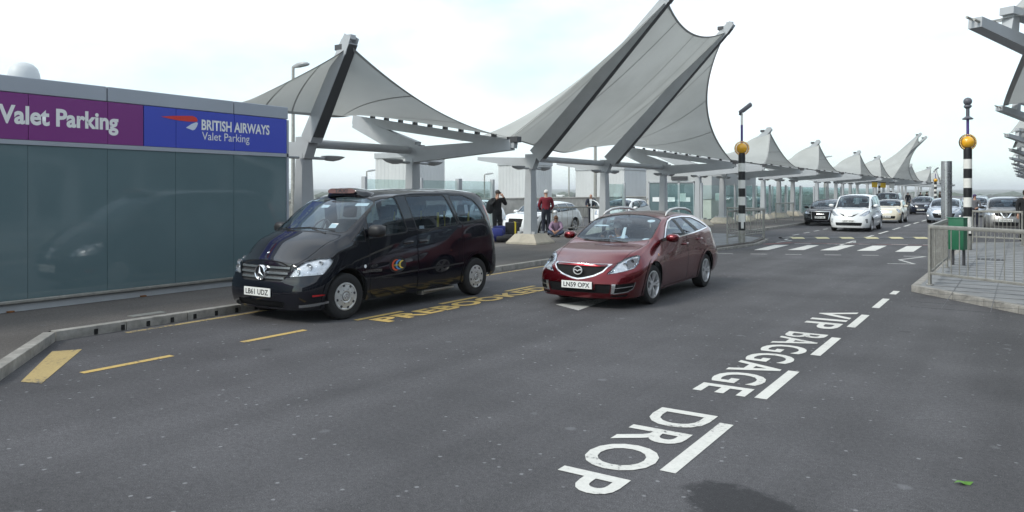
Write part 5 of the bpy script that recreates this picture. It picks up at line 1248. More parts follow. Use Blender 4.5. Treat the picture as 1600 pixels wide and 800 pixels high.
F = dict(fine=1.15, wf=1.05, wr=3.765, tyre=.325, wr_=.035,
    doors=[[(1.52, .30), (1.50, .62), (1.56, .97), (1.95, 1.25), (2.25, 1.375), (2.50, 1.402), (2.74, 1.05), (2.72, .60), (2.70, .25), (1.56, .235)], [(2.72, .25), (2.735, .62), (2.75, 1.05), (2.52, 1.405), (3.0, 1.41), (3.50, 1.105), (3.47, .95), (3.36, .62), (3.20, .26)]],
    wchrome=True, wline=rp([(1.66, 1.012), (1.93, 1.205), (2.17, 1.335), (2.42, 1.388), (2.95, 1.405), (3.45, 1.385), (3.82, 1.30), (4.14, 1.155), (3.5, 1.098), (2.7, 1.048)], .02),
    windows=[([(1.78, 1.04), (1.97, 1.19), (2.2, 1.31), (2.42, 1.358), (2.65, 1.068)], 0, 'carglass'), ([(2.54, 1.362), (2.92, 1.375), (3.33, 1.105), (2.76, 1.073)], 1, 'carglass'), ([(3.08, 1.372), (3.45, 1.352), (3.79, 1.268), (4.06, 1.162), (3.50, 1.118)], None, 'darkglass')],
    ws=[(1.215, 0), (1.225, .25), (1.27, .5), (1.345, .68), (1.40, .70), (1.7, .67), (2.02, .62), (2.07, .55), (2.13, .3), (2.15, 0)], rw=[(-.6, 1.0), (.6, 1.0), (.5, 1.30), (-.5, 1.30)],
    roof_panel=[(2.22, -.46), (2.22, .46), (4.0, .46), (4.0, -.46)], roof_mat='redroof',
    bonnet=[(.12, 0), (.14, .30), (.22, .50), (.40, .60), (.8, .665), (1.18, .72), (1.30, .70), (1.20, .4), (1.185, 0)],
    front=[('grille_surround', rp(inset_poly(gr, -.022), .02), 'chrome', -.004), ('grille', rp(gr, .015), 'grille', .02), ('bumper_top', [(-.45, .70), (.45, .70), (.43, .672), (-.43, .672)], 'red', 0),
           ('lower_intake', rp([(-.56, .40), (.56, .40), (.52, .255), (-.52, .255)], .03), 'grille', .025), ('number_plate_recess', [(-.3, .43), (.3, .43), (.3, .31), (-.3, .31)], 'red', 0)],
    diag=[('side_intake', rp([(.46, .40), (.84, .425), (.80, .33), (.70, .285), (.46, .258)], .02), 'grille', .018), ('fog_surround', [(.455, .405), (.51, .405), (.49, .255), (.445, .25)], 'silverband', -.004),
          ('intake_trim', [(.50, .335), (.80, .365), (.80, .377), (.50, .348)], 'silverband', -.004), ('intake_trim', [(.48, .262), (.70, .292), (.80, .335), (.84, .425), (.855, .425), (.815, .33), (.71, .278), (.48, .246)], 'silverband', -.006),
          ('lip_slot', rp([(.44, .225), (.72, .245), (.70, .21), (.46, .20)], .01), 'gap', .01)],
    side=[('side_indicator', circ(1.30, .80, .02, 12), 'amber', -.003), ('tail_lamp', rp([(4.32, 1.06), (4.50, 1.10), (4.62, 1.0), (4.72, .86), (4.45, .95)], .02), 'red_lens', -.003)],
    hl=[(.40, .555), (.60, .592), (.86, .64), (.955, .70), (1.045, .815), (.99, .825), (.84, .795), (.62, .71), (.48, .63)],
    bezel=[[(.74, .635), (.88, .66), (.945, .705), (1.015, .80), (.87, .785), (.76, .735)], [(.43, .57), (.50, .59), (.50, .625), (.46, .60)]], bulbs=[(.27, .585, .61, .035), (.385, .665, .675, .048), (.52, .735, .735, .03)], reg='LN59 OPX', plate_x=-.02, plate_z=.375, mx=1.62, mz=1.065, handles=[(2.50, .905), (3.30, .955)],
    wiper=[((1.20, -.35, .99), (1.24, .0, 1.02), (1.225, .50, 1.00)), ((1.21, .2, .99), (1.26, .45, 1.02), (1.30, .68, .99))], dash=(1.52, .93), seats=[(2.15, .37), (2.15, -.37), (3.05, .4), (3.05, -.4)], seat_z=.42, rim=(5, .17), steer=R(-3))
F.pop('roof_panel')
est = car('estate_car', 'ruby red estate car with silver roof rails driving past the taxi', 'car', S, F, M['red'], (-5.915, 10.78, R(1.5)))
for s_ in (1, -1):
    bm = NB(); tube(bm, [(2.28, s_*.615, 1.42), (2.38, s_*.60, 1.475), (2.60, s_*.585, 1.525), (2.95, s_*.58, 1.545), (3.4, s_*.575, 1.53), (3.66, s_*.575, 1.49), (3.78, s_*.575, 1.43)], [.012, .022, .026, .026, .026, .022, .012], 10); build('roof_rail', bm, M['hubcap'], est, smooth=True)
# emblem on the grille: oval ring with a winged v
bm = NB(); ec = Vector((.022, 0, .60)); seg = 36; rings = []
for k in range(seg):
    a = 2*math.pi*k/seg; rings.append([bm.verts.new(ec+Vector((dx-.10*(rz_-.6)*0, r_*1.18*math.cos(a), r_*math.sin(a)))) for r_, dx, rz_ in ((.055, 0, 0), (.058, -.012, 0), (.067, -.012, 0), (.070, 0, 0))])
for k in range(seg):
    for j in range(4): bm.faces.new((rings[k][j], rings[(k+1) % seg][j], rings[(k+1) % seg][(j+1) % 4], rings[k][(j+1) % 4]))
for s_ in (1, -1):
    pl_ = [(.0, -.020), (.0, -.001), (.030, .020), (.062, .022), (.064, .010), (.048, -.004), (.035, .004)]
    vv = [bm.verts.new(ec+Vector((-.014, s_*y*1.05, z))) for y, z in pl_]; bm.faces.new(vv if s_ > 0 else vv[::-1])
bmesh.ops.recalc_face_normals(bm, faces=bm.faces); build('grille_emblem', bm, M['emblem'], est)
def sticker2(root, c_, w_, h_, xdir, ydir, m_=None):
    bm = NB(); f_ = frame(c_, xdir, ydir); bm.faces.new([bm.verts.new(f_ @ Vector((w_/2*math.cos(R(k*30)), h_/2*math.sin(R(k*30)), 0))) for k in range(12)]); return build('screen_sticker', bm, m_ or M['paper'], root)
upv = (.86, 0, .5); sticker2(est, (1.96, -.47, 1.335), .15, .09, (0, -1, 0), upv); sticker2(est, (1.43, -.585, 1.035), .13, .08, (.25, -1, 0), upv); sticker2(est, (1.75, .40, 1.245), .30, .05, (0, -1, 0), upv)
bm = NB(); box(bm, (1.95, 0, 1.30), (.05, .24, .07), bev=.02); tube(bm, [(1.95, 0, 1.32), (2.08, 0, 1.42)], .012, 6); build('rear_view_mirror', bm, M['plastic'], est)
bm = NB(); quad(bm, [(1.62, -.03, 1.02), (1.60, -.11, 1.02), (1.72, -.10, 1.22), (1.74, -.04, 1.22)]); build('hanging_tag', bm, M['paper'], est)
# ---- generic shapes
def gen(L, W, H, nose, cowl_s, cowl, rf, rs, tail, deck=None, belt=None, tyre=.33, y4r=.62, pw=2.3, bow=(.22, .10), hoodb=.06):
    """key curves from a few measures: cowl position/height, roof front position, roof rear position, tail height"""
    w = W/2; b0 = belt or cowl-.06; b1 = b0+.10
    zt = [(0, nose), (.06, nose+.03), (.22, nose+.075), (cowl_s*.5, nose+(cowl-nose)*.70), (cowl_s-.04, cowl), (cowl_s, cowl+.015), (cowl_s+(rf-cowl_s)*.5, cowl+(H-cowl)*.60), (rf, H-.055), (rf+(rs-rf)*.4, H), (rs-.25, H-.025), (rs, H-.07)]
    if deck: zt += [(rs+(deck-rs)*.55, tail+(H-tail)*.42), (deck, tail+.02), (L-.08, tail-.03), (L, tail-.12)]
    else: zt += [(rs+(L-rs)*.45, H-.07-(H-tail)*.35), (L-.12, tail), (L, tail-.16)]
    z4 = [(0, nose-.045), (.22, nose+.03), (cowl_s*.5, nose+(cowl-nose)*.62), (cowl_s, cowl-.04), (cowl_s+.18, cowl+.04), (cowl_s+(rf-cowl_s)*.6, cowl+(H-cowl)*.52), (rf+.1, H-.13), (rf+(rs-rf)*.5, H-.07), (rs-.1, H-.10)]
    if deck: z4 += [(rs+(deck-rs)*.5, tail+(H-tail)*.45), (deck, tail-.015), (L-.08, tail-.06), (L, tail-.15)]
    else: z4 += [(rs+(L-rs)*.5, H-.14-(H-tail)*.40), (L-.10, tail-.06), (L, tail-.20)]
    return dict(L=L, W=W, H=H, pw=pw, bow=bow, pf=[(0, .68), (.03, .77), (.10, .86), (.25, .945), (.5, .985), (.9, 1), (L-.7, 1), (L-.3, .97), (L-.1, .92), (L, .84)],
        fz=[(.12, .07), (.24, .015), (.4, 0), (.52, .02), (.62, .05), (.75, .10), (.95, .16)], rz=[(.2, .05), (.45, 0), (.75, .02), (1.5, .02)],
        c=dict(ztop=zt, z4=z4, y4=[(0, w*.72), (.5, w*.78), (cowl_s, w*.84), (cowl_s+.4, w*.80), (rf, w*(y4r+.13)), (rf+.5, w*(y4r+.10)), (rs, w*(y4r+.08)), (L, w*.74)],
               z3=[(0, nose-.09), (.3, nose+.0), (cowl_s*.6, nose+(b0-nose)*.65), (cowl_s+.2, b0), (L*.55, b0+.05), (rs, b1), (L-.25, (tail-.10 if not deck else tail-.06)), (L, tail-.22)], y3=[(0, w*.90), (cowl_s, w*.91), (L*.5, w*.94), (L, w*.88)],
               z2=[(0, nose*.76), (.8, .62), (L*.5, .66), (L-.8, .68), (L, .6)], y2=[(0, w), (L, w)], z1=[(0, .36), (L, .40)], y1=[(0, w*.985), (L, w*.98)], z0=[(0, .19), (L*.5, .22), (L, .28)], y0=[(0, w*.93), (L, w*.93)]))
def sidewin(S, cowl_s, rf, rs, belt, n=2, top=None, end=None):
    """simple side glass: n panes between A-pillar and tail"""
    zf = pch(S['c']['z4']); t = lambda x: zf(x)-.05; e = end or rs+.05; xs = [cowl_s+.42]+[cowl_s+.42+(e-cowl_s-.42)*k/n for k in range(1, n)]+[e]; out = []
    f3 = pch(S['c']['z3']); bt = lambda x: f3(x)+.035
    for k in range(n):
        a, b = xs[k], xs[k+1]; a2, b2 = a+.03, b-.03
        if k == 0: P = [(a-.05, bt(a)), ((a+rf)/2+.05, t((a+rf)/2+.05)-.0), (rf+.25, t(rf+.25)), (b2-.10, t(b2-.1)), (b2, bt(b))]
        elif k == n-1: P = [(a2, bt(a)), (a2-.08, t(a2-.08)), ((a2+b)/2, t((a2+b)/2)), (b-.28, t(b-.28)), (b, bt(b)+.05)]
        else: P = [(a2, bt(a)), (a2-.08, t(a2-.08)), (b2-.1, t(b2-.1)), (b2, bt(b))]
        out.append((P, None, 'darkglass' if k else 'carglass'))
    return out
def std(S, cowl_s, rf, rs, **k):
    w = S['W']/2; c4 = pch(S['c']['y4'])
    F = dict(wf=.88, wr=S['L']-.95, tyre=.325, windows=sidewin(S, cowl_s, rf, rs, 0, k.pop('n', 2), end=k.pop('end', None)), wr_=.04,
        ws=[(cowl_s+.02, 0), (cowl_s+.03, w*.4), (cowl_s+.12, w*.72), (cowl_s+.20, w*.77), (cowl_s+(rf-cowl_s)*.6, w*.74), (rf-.05, w*.69), (rf, w*.55), (rf+.02, 0)],
        rw=[(-w*.6, S['H']*.70), (w*.6, S['H']*.70), (w*.5, S['H']*.90), (-w*.5, S['H']*.90)], plate_z=.40, mx=cowl_s+.42, mz=pch(S['c']['z3'])(cowl_s+.4)+.07, dash=(cowl_s+.32, pch(S['c']['ztop'])(cowl_s)-.06), seats=[(cowl_s+1.0, .36), (cowl_s+1.0, -.36)], seat_z=.40, rim=(5, .15), reg='LK09 VXN')
    F.update(k); return F
M['pearl'] = mat('pearl_white_paint', (.74, .75, .75), .35, coat=1); M['cream_p'] = mat('cream_paint', (.66, .60, .47), .35, coat=1); M['silverblue'] = mat('silver_blue_paint', (.38, .43, .50), .32, metal=.5, coat=1)
M['gunmetal'] = mat('grey_bronze_paint', (.17, .165, .16), .34, metal=.55, coat=1); M['navy'] = mat('dark_blue_paint', (.008, .012, .028), .3, coat=.9, spec=.1); M['blackp'] = mat('gloss_black_paint', (.004, .004, .006), .3, coat=.8, spec=.05); M['darkgrey'] = mat('dark_grey_paint', (.05, .055, .065), .3, metal=.4, coat=1)
M['hl_on'] = mat('lit_headlamp', (.9, .9, .9), .2, emit=((1, .97, .9), .7))
# white people carrier
S = gen(4.80, 1.80, 1.75, .92, .95, 1.09, 1.85, 4.15, 1.1, belt=1.02, tyre=.34, y4r=.68, bow=(.26, .10), pw=2.6)
F = std(S, .95, 1.85, 4.15, n=3, end=4.45, plate_z=.50, reg='LK07 WGE', hl=[(.42, .74), (.62, .735), (.95, .86), (1.05, .98), (.93, .97), (.62, .86)], bulbs=[(.32, .60, .80, .04), (.45, .70, .86, .04)], wf=.92, wr=3.85, seat_z=.62, handles=[(2.2, .93), (3.0, .95)],
    bonnet=[(.20, 0), (.22, .35), (.32, .55), (.6, .66), (.93, .74), (1.0, .7), (.95, .4), (.92, 0)],
    front=[('grille', rp([(-.42, .86), (-.22, .79), (0, .77), (.22, .79), (.42, .86), (.25, .735), (.15, .69), (-.15, .69), (-.25, .735)], .02), 'grille', .015), ('lower_intake', rp([(-.58, .43), (.58, .43), (.54, .285), (-.54, .285)], .04), 'grille', .03), ('grille_bar', [(-.2, .775), (.2, .775), (.12, .725), (-.12, .725)], 'silverband', -.004)],
    diag=[('fog_lamp', rp([(.62, .60), (.78, .61), (.78, .42), (.68, .40)], .03), 'silverband', -.002)], wiper=[((.94, -.1, 1.09), (1.0, .3, 1.12), (1.0, -.3, 1.12))], mx=1.32, mz=1.20)
car('people_carrier', 'white people carrier approaching the speed hump in the middle of the road', 'car', S, F, M['pearl'], (-6.72, 38.3, R(.5)))
# dark saloon
S = gen(5.05, 1.95, 1.46, .80, 1.25, .98, 2.15, 3.55, 1.0, deck=4.25, bow=(.22, .10))
F = std(S, 1.25, 2.15, 3.55, reg='OV10 UBL', plate_z=.47, wf=.95, wr=3.95, hl=[(.44, .66), (.7, .65), (.92, .69), (1.0, .76), (.9, .78), (.6, .755)], bulbs=[(.30, .62, .70, .035)],
    front=[('grille_surround', rp([(-.50, .79), (.50, .79), (.44, .34), (.34, .29), (-.34, .29), (-.44, .34)], .05), 'chrome', -.006), ('grille', rp([(-.475, .77), (.475, .77), (.42, .345), (.33, .305), (-.33, .305), (-.42, .345)], .04), 'grille', .004), ('grille_bar', [(-.2, .66), (.2, .66), (.2, .63), (-.2, .63)], 'silverband', -.004)], diag=[('daytime_lamp', rp([(.47, .665), (.72, .655), (.74, .70), (.5, .70)], .01), 'hl_on', -.004)])
car('saloon_car', 'black saloon with lit headlamp and big chrome grille, waiting at the far kerb', 'car', S, F, M['blackp'], (-9.15, 44.0, R(.5)))
# cream hatchback with black roof
S = gen(3.70, 1.68, 1.41, .80, 1.15, .98, 1.72, 3.25, 1.0, bow=(.24, .12), pw=2.8, y4r=.68)
F = std(S, 1.15, 1.72, 3.25, n=2, reg='KP58 WLN', plate_z=.40, wf=.70, wr=3.15, tyre=.31, hl=circ(.70, .74, .115, 22), bulbs=[(.33, .58, .74, .06)],
    front=[('grille', rp([(-.36, .745), (.36, .745), (.30, .60), (-.30, .60)], .04), 'chrome', .004), ('lower_intake', rp([(-.52, .43), (.52, .43), (.48, .27), (-.48, .27)], .04), 'grille', .02)], diag=[('indicator', circ(.72, .52, .035, 12), 'amber', -.003)], roof_mat='blackp', mirror_mat=M['cream_p'], roof_panel=[(1.74, -.6), (1.74, .6), (3.3, .6), (3.3, -.6)])
car('hatchback_car', 'small cream hatchback with a black roof behind the white people carrier', 'car', S, F, M['cream_p'], (-6.75, 50.2, R(.5)))
# silver blue hatchback
S = gen(4.78, 1.88, 1.49, .80, 1.2, .98, 2.1, 3.85, 1.05, bow=(.24, .10))
F = std(S, 1.2, 2.1, 3.85, reg='MX10 KYV', plate_z=.56, hl=[(.42, .68), (.66, .67), (.98, .80), (1.06, .89), (.9, .88), (.6, .79)], bulbs=[(.3, .62, .74, .04)], wr=3.85, wf=.95,
    front=[('grille', rp([(-.42, .755), (.42, .755), (.38, .70), (-.38, .70)], .02), 'grille', .01), ('grille_trim', [(-.40, .735), (.40, .735), (.39, .722), (-.39, .722)], 'chrome', -.006), ('lower_intake', rp([(-.60, .60), (.60, .60), (.48, .32), (-.48, .32)], .04), 'grille', .02)], diag=[('fog_lamp', rp([(.70, .48), (.88, .49), (.86, .42), (.72, .40)], .02), 'hl_on', -.003)])
car('hatchback_car', 'silver blue hatchback approaching just left of the steel post', 'car', S, F, M['silverblue'], (-3.85, 51.5, R(.5)))
# black car behind
S = gen(4.40, 1.80, 1.50, .82, 1.15, 1.0, 1.95, 3.75, 1.05, bow=(.24, .10)); Sb = S
Fb = std(S, 1.15, 1.95, 3.75, reg='LD08 FRC', hl=[(.42, .68), (.66, .66), (.96, .80), (1.02, .88), (.8, .85)], bulbs=[(.3, .62, .74, .04)], front=[('grille', rp([(-.35, .74), (.35, .74), (.3, .66), (-.3, .66)], .02), 'grille', .01), ('lower_intake', rp([(-.5, .42), (.5, .42), (.45, .28), (-.45, .28)], .03), 'grille', .02)])
car('hatchback_car', 'black car driving behind the silver blue one', 'car', Sb, Fb, M['navy'], (-6.95, 71, R(.5)), detail=False)
# tall dark off-roader behind the cream hatchback
S = gen(4.6, 1.88, 1.83, 1.0, 1.25, 1.15, 1.85, 4.3, 1.15, bow=(.16, .08), pw=3.2, y4r=.74)
F = std(S, 1.25, 1.85, 4.3, n=3, end=4.4, plate_z=.55, tyre=.37, hl=[(.46, .82), (.75, .82), (.92, .90), (.86, .97), (.5, .95)], bulbs=[(.3, .62, .88, .05)], front=[('grille', rp([(-.42, .96), (.42, .96), (.40, .82), (-.40, .82)], .02), 'grille', .01)], seat_z=.7)
car('off_roader', 'tall dark off-roader with upright windscreen behind the cream hatchback', 'car', S, F, M['darkgrey'], (-9.0, 66, R(.5)), detail=False)
# parked crossover at the right edge
S = gen(4.35, 1.82, 1.62, .98, 1.08, 1.10, 1.85, 3.75, 1.12, bow=(.24, .10), pw=2.8, y4r=.68)
F = std(S, 1.08, 1.85, 3.75, reg='WF09 LKG', plate_z=.55, tyre=.345, hl=[(.40, .80), (.62, .76), (.94, .84), (1.02, .95), (.86, .96), (.6, .91)], bulbs=[(.30, .60, .84, .05), (.42, .70, .88, .05)], seat_z=.55,
    front=[('grille', rp([(-.44, .88), (.44, .88), (.40, .73), (-.40, .73)], .03), 'grille', .02), ('grille_bar', [(-.24, .90), (-.19, .90), (-.07, .70), (.07, .70), (.19, .90), (.24, .90), (.10, .67), (-.10, .67)], 'chrome', -.008), ('lower_intake', rp([(-.5, .46), (.5, .46), (.45, .30), (-.45, .30)], .03), 'grille', .02)], diag=[('fog_lamp', circ(.72, .44, .05, 14), 'silverband', -.002)], mirror_mat=M['plastic'])
car('crossover_car', 'grey bronze crossover parked behind the guard rail at the right edge', 'car', S, F, M['gunmetal'], (-.62, 41.8, R(0)))
bm_e = NB(); lathe(bm_e, [(.055, 0), (.068, 0), (.068, .012), (.055, .012), (.055, 0)], 20, Matrix.Translation((.01, 0, .80)) @ Matrix.Rotation(R(-90), 4, 'Y')); box(bm_e, (.0, 0, .80), (.01, .16, .024)); build('grille_emblem', bm_e, M['chrome'], bpy.context.scene.collection.objects['crossover_car'])
# white estate behind the columns, facing us
S = gen(4.72, 1.83, 1.44, .78, 1.25, .96, 2.1, 3.9, 1.02, bow=(.24, .10)); Sw = S
Fw = std(S, 1.25, 2.1, 3.9, n=3, end=4.2, reg='GU09 ZXD', plate_z=.45, wf=.90, wr=3.72, hl=[(.42, .64), (.66, .63), (.94, .70), (1.02, .78), (.9, .80), (.6, .75)], bulbs=[(.3, .62, .69, .04)], handles=[(2.35, .84), (3.2, .87)],
    front=[('grille', rp([(-.36, .72), (.36, .72), (.32, .36), (-.32, .36)], .04), 'grille', .01)])
car('estate_car', 'white estate car standing behind the man in red and the seated child', 'car', Sw, Fw, M['pearl'], (-17.95, 27.2, R(.5)))
wc2 = car('hatchback_car', 'white car with its door open beside the bald man', 'car', Sb, dict(Fb, reg='RY57 HDN'), M['pearl'], (-17.8, 35.4, R(1)), detail=False)
wc3 = car('hatchback_car', 'white car just visible between the taxi and the man on the phone', 'car', Sb, dict(Fb, reg='EA56 NLT'), M['pearl'], (-21.3, 26.2, R(1)), detail=False)
# open driver's door of the white car: outline panel with a pane, hinged at the front
S_door = [(1.35, .28), (1.33, .95), (1.75, 1.30), (2.15, 1.42), (2.35, 1.42), (2.42, .95), (2.40, .28)]
bm = NB(); Mdoor = Matrix.Translation((1.35, .86, 0)) @ Matrix.Rotation(R(58), 4, 'Z') @ Matrix.Translation((-1.35, 0, 0))
fr2 = frame((0, 0, 0), (1, 0, 0), (0, 0, 1))
prism(bm, [(1.35, .28), (1.33, .93), (2.42, .95), (2.40, .28)], -.04, .04, Mdoor @ fr2)
for a, b in (((1.36, .93), (1.75, 1.28)), ((1.75, 1.28), (2.15, 1.41)), ((2.15, 1.41), (2.36, 1.41)), ((2.36, 1.41), (2.40, .94))): beam(bm, Mdoor @ Vector((a[0], 0, a[1])), Mdoor @ Vector((b[0], 0, b[1])), .04, .04, .04, .04)
bmesh.ops.recalc_face_normals(bm, faces=bm.faces); dr = build('open_door', bm, M['pearl'], wc2)
bm = NB(); bm.faces.new([bm.verts.new(Mdoor @ Vector((x, 0, z))) for x, z in ((1.42, .95), (1.76, 1.26), (2.15, 1.39), (2.34, 1.39), (2.38, .95))]); build('door_window', bm, M['carglass'], dr)
mirror(dr, M['plastic'], 1.72, 1.30, 1.0, (.14, .2, .14), 1)
# further traffic, small in the picture
bgc = [('blackp', Sb, Fb, (-3.6, 88, 0), 'far dark car roof seen over the black car'), ('silverblue', Sb, Fb, (-4.9, 99, 0), 'far silver car behind the distant beacon, its roof just showing'), ('darkgrey', Sb, Fb, (-1.2, 60, 0), 'grey car behind the striped beacon pole, left of the crossover'), ('navy', Sb, Fb, (-.35, 52, 0), 'dark blue car directly behind the parked crossover'), ('blackp', Sb, Fb, (.15, 60.5, 0), 'black car roof highest above the parked crossover'), ('silverblue', Sb, Fb, (-2.9, 66, 0), 'pale car glimpsed between the steel post and the striped pole'), ('navy', Sb, Fb, (-17.9, 58, 0), 'dark blue car seen between the glass screens left of the black saloon')]
made = {}
for pm, S_, F_, pl_, lb in bgc:
    if pm in made:
        o = dup(made[pm], (pl_[0], pl_[1], 0), R(90)); o['label'] = lb
    else:
        made[pm] = car('hatchback_car', lb, 'car', S_, dict(F_, fine=.8), M[pm], pl_, detail=False)
# ================================================================ PEOPLE AND LUGGAGE
SKIN = mat('skin', (.42, .23, .16), .55); HAIRS = {}
def cloth(name, c): return mat(name, c, .85, noise=(9, .12))
def pose(**over):
    """joint positions of a standing adult, 1.75 m tall; x to the person's left, -y is forward, z up"""
    J = dict(pelvis=(0, 0, .95), waist=(0, -.005, 1.08), chest=(0, .0, 1.26), neck0=(0, .01, 1.44), neck=(0, -.005, 1.51), head=(0, -.02, 1.62), crown=(0, -.012, 1.71))
    for s, n in ((1, 'l'), (-1, 'r')):
        J.update({n+'hip': (s*.095, 0, .90), n+'knee': (s*.10, -.015, .50), n+'ankle': (s*.105, .02, .09), n+'toe': (s*.12, -.15, .035), n+'sh': (s*.185, .01, 1.41), n+'elb': (s*.235, .03, 1.14), n+'wri': (s*.25, -.06, .90), n+'palm': (s*.25, -.08, .83)})
    J.update(over); return J
RAD = dict(pelvis=.145, waist=.135, chest=.150, neck0=.075, neck=.055, head=.088, crown=.065, hip=.095, knee=.062, ankle=.042, toe=.034, sh=.070, elb=.046, wri=.032, palm=.036)
def person(label, J, loc, rz, top, legs, hair=None, scale=1.0, shoes=(.02, .018, .016), bulk=1.0, sleeve=True, shirt=None, group=None):
    face = J.pop('face', (0, -1, 0)); names = list(J); verts = [Vector(J[n]) for n in names]; idx = {n: i for i, n in enumerate(names)}; edges = [('pelvis', 'waist'), ('waist', 'chest'), ('chest', 'neck0'), ('neck0', 'neck'), ('neck', 'head'), ('head', 'crown')]
    for n in 'lr': edges += [('pelvis', n+'hip'), (n+'hip', n+'knee'), (n+'knee', n+'ankle'), (n+'ankle', n+'toe'), ('chest', n+'sh'), (n+'sh', n+'elb'), (n+'elb', n+'wri'), (n+'wri', n+'palm')]
    rad = [(RAD.get(n) or RAD[n[1:]])*(bulk if n in ('pelvis', 'waist', 'chest') else 1) for n in names]; E = [(idx[a], idx[b]) for a, b in edges]; kind = list(names)
    for n in 'lr':            # five fingers each
        w, p = Vector(J[n+'wri']), Vector(J[n+'palm']); d = (p-w).normalized(); sd_ = d.cross(Vector((0, 1, .2))).normalized(); up_ = sd_.cross(d)
        for k, (off, ln) in enumerate(((-.030, .060), (-.011, .072), (.009, .067), (.028, .052), (-.045, .040))):
            b0 = p+sd_*off*.8+(d*.018 if k < 4 else -d*.012); b1 = b0+d*ln*.5+sd_*off*.25; b2 = b1+(d*.8+up_*.5).normalized()*ln*.5
            i = len(verts); verts += [b0, b1, b2]; rad += [.012, .010, .008]; kind += [n+'palm']*3; E += [(idx[n+'palm'], i), (i, i+1), (i+1, i+2)]
    me = bpy.data.meshes.new('person'); me.from_pydata([tuple(v) for v in verts], E, []); ob = bpy.data.objects.new('person', me); col.objects.link(ob)
    ob.modifiers.new('skin', 'SKIN'); sb_ = ob.modifiers.new('sub', 'SUBSURF'); sb_.levels = 1; sb_.render_levels = 1
    for i, sv in enumerate(me.skin_vertices[0].data):
        f = (1.0, .72) if i < len(names) and names[i] in ('pelvis', 'waist', 'chest') else (1, 1)
        sv.radius = (rad[i]*(1.08 if i < len(names) and names[i] in ('pelvis', 'waist', 'chest') else 1), rad[i]*f[1]); sv.use_root = (i == 0)
    ev = bpy.data.meshes.new_from_object(ob.evaluated_get(bpy.context.evaluated_depsgraph_get())); bpy.data.objects.remove(ob); bpy.data.meshes.remove(me)
    segs = [(kind[a], kind[b], verts[a], verts[b]) for a, b in E]
    def near(p):
        best, bd = None, 9
        for a, b, A, B in segs:
            ab = B-A; t = max(0, min(1, (p-A).dot(ab)/max(ab.length_squared, 1e-9))); dd = (A+ab*t-p).length-(.04 if a in ('pelvis', 'waist', 'chest') else 0)
            if dd < bd: bd, best = dd, (a if t < .5 else b, a, b, t)
        return best
    bm = NB(); bm.from_mesh(ev); bpy.data.meshes.remove(ev); bm.normal_update()
    cls = {}
    for f in bm.faces:
        j, a, b, t = near(f.calc_center_median()); k = 'skin'
        if a in ('pelvis', 'waist', 'chest') or b in ('waist', 'chest'): k = 'top'
        if (a[1:], b[1:]) in (('sh', 'elb'), ('elb', 'wri')) : k = 'top' if (sleeve or a[1:] == 'sh') and not (b[1:] == 'wri' and t > .88) else 'skin'
        if a == 'chest' and b == 'neck0': k = 'top' if t < .93 else 'skin'
        if a == 'chest' and b[1:] == 'sh': k = 'top'
        if b[1:] == 'hip' or (a[1:], b[1:]) in (('hip', 'knee'), ('knee', 'ankle')): k = 'legs'
        if b[1:] == 'toe' : k = 'shoe'
        if a == 'pelvis' and b == 'waist' and t < .18: k = 'legs'
        if a in ('head',) or (b == 'head' and t > .6): k = 'head'
        cls[f] = k
    root = thing('person', label, 'person', loc, rz, group)
    root.scale = (scale,)*3
    def shell(kinds, name, m, off):
        fs = [f for f in bm.faces if cls[f] in kinds]; vm = {}; b2 = NB()
        for f in fs:
            for v in f.verts:
                if v not in vm: vm[v] = b2.verts.new(v.co+v.normal*off)
            b2.faces.new([vm[v] for v in f.verts])
        return build(name, b2, m, root, smooth=True)
    if fs_any := True:
        if top: shell(('top',), 'jacket', top, .016)
        if legs: shell(('legs',), 'trousers', legs, .012)
        shell(('shoe',), 'shoes', mat('shoe_leather', shoes, .5), .010)
    # face: nose, ears, eyes, mouth on the body mesh / small children
    hd, cr = Vector(J['head']), Vector(J['crown']); nk = Vector(J['neck']); up = (cr-nk).normalized(); fw = Vector(face); fw = (fw-up*fw.dot(up)).normalized(); lf = up.cross(fw)*-1
    Mf = Matrix(((lf.x, fw.x, up.x, hd.x), (lf.y, fw.y, up.y, hd.y), (lf.z, fw.z, up.z, hd.z), (0, 0, 0, 1)))
    for v in bm.verts:      # flatten the head to a face: narrower, longer chin
        p = v.co-hd
        if p.length < .16 and (v.co-nk).dot(up) > .03: q = Mf.inverted() @ v.co; q.x *= .84; q.y *= 1.06; v.co = Mf @ q
    for sx in (1, -1):
        rr = bmesh.ops.create_icosphere(bm, subdivisions=1, radius=1); T = Mf @ Matrix.Translation((sx*.078, -.005, -.005)) @ Matrix.Diagonal((.010, .020, .032, 1)); bmesh.ops.transform(bm, matrix=T, verts=rr['verts'])
    rr = bmesh.ops.create_cone(bm, segments=6, radius1=.017, radius2=.005, depth=.05, cap_ends=True); bmesh.ops.transform(bm, matrix=Mf @ Matrix.Translation((0, .093, -.008)) @ Matrix.Rotation(R(25), 4, 'X'), verts=rr['verts'])
    body = build('body', bm, SKIN, root, smooth=True)
    bm = NB()
    for sx in (1, -1): rr = bmesh.ops.create_icosphere(bm, subdivisions=1, radius=.011); bmesh.ops.transform(bm, matrix=Mf @ Matrix.Translation((sx*.030, .082, .012)), verts=rr['verts'])
    build('eyes', bm, M['letter_k'], root)
    bm = NB(); box(bm, (0, .084, -.050), (.042, .012, .010), Mf, bev=.003); build('mouth', bm, mat('lips', (.32, .10, .09), .5), root)
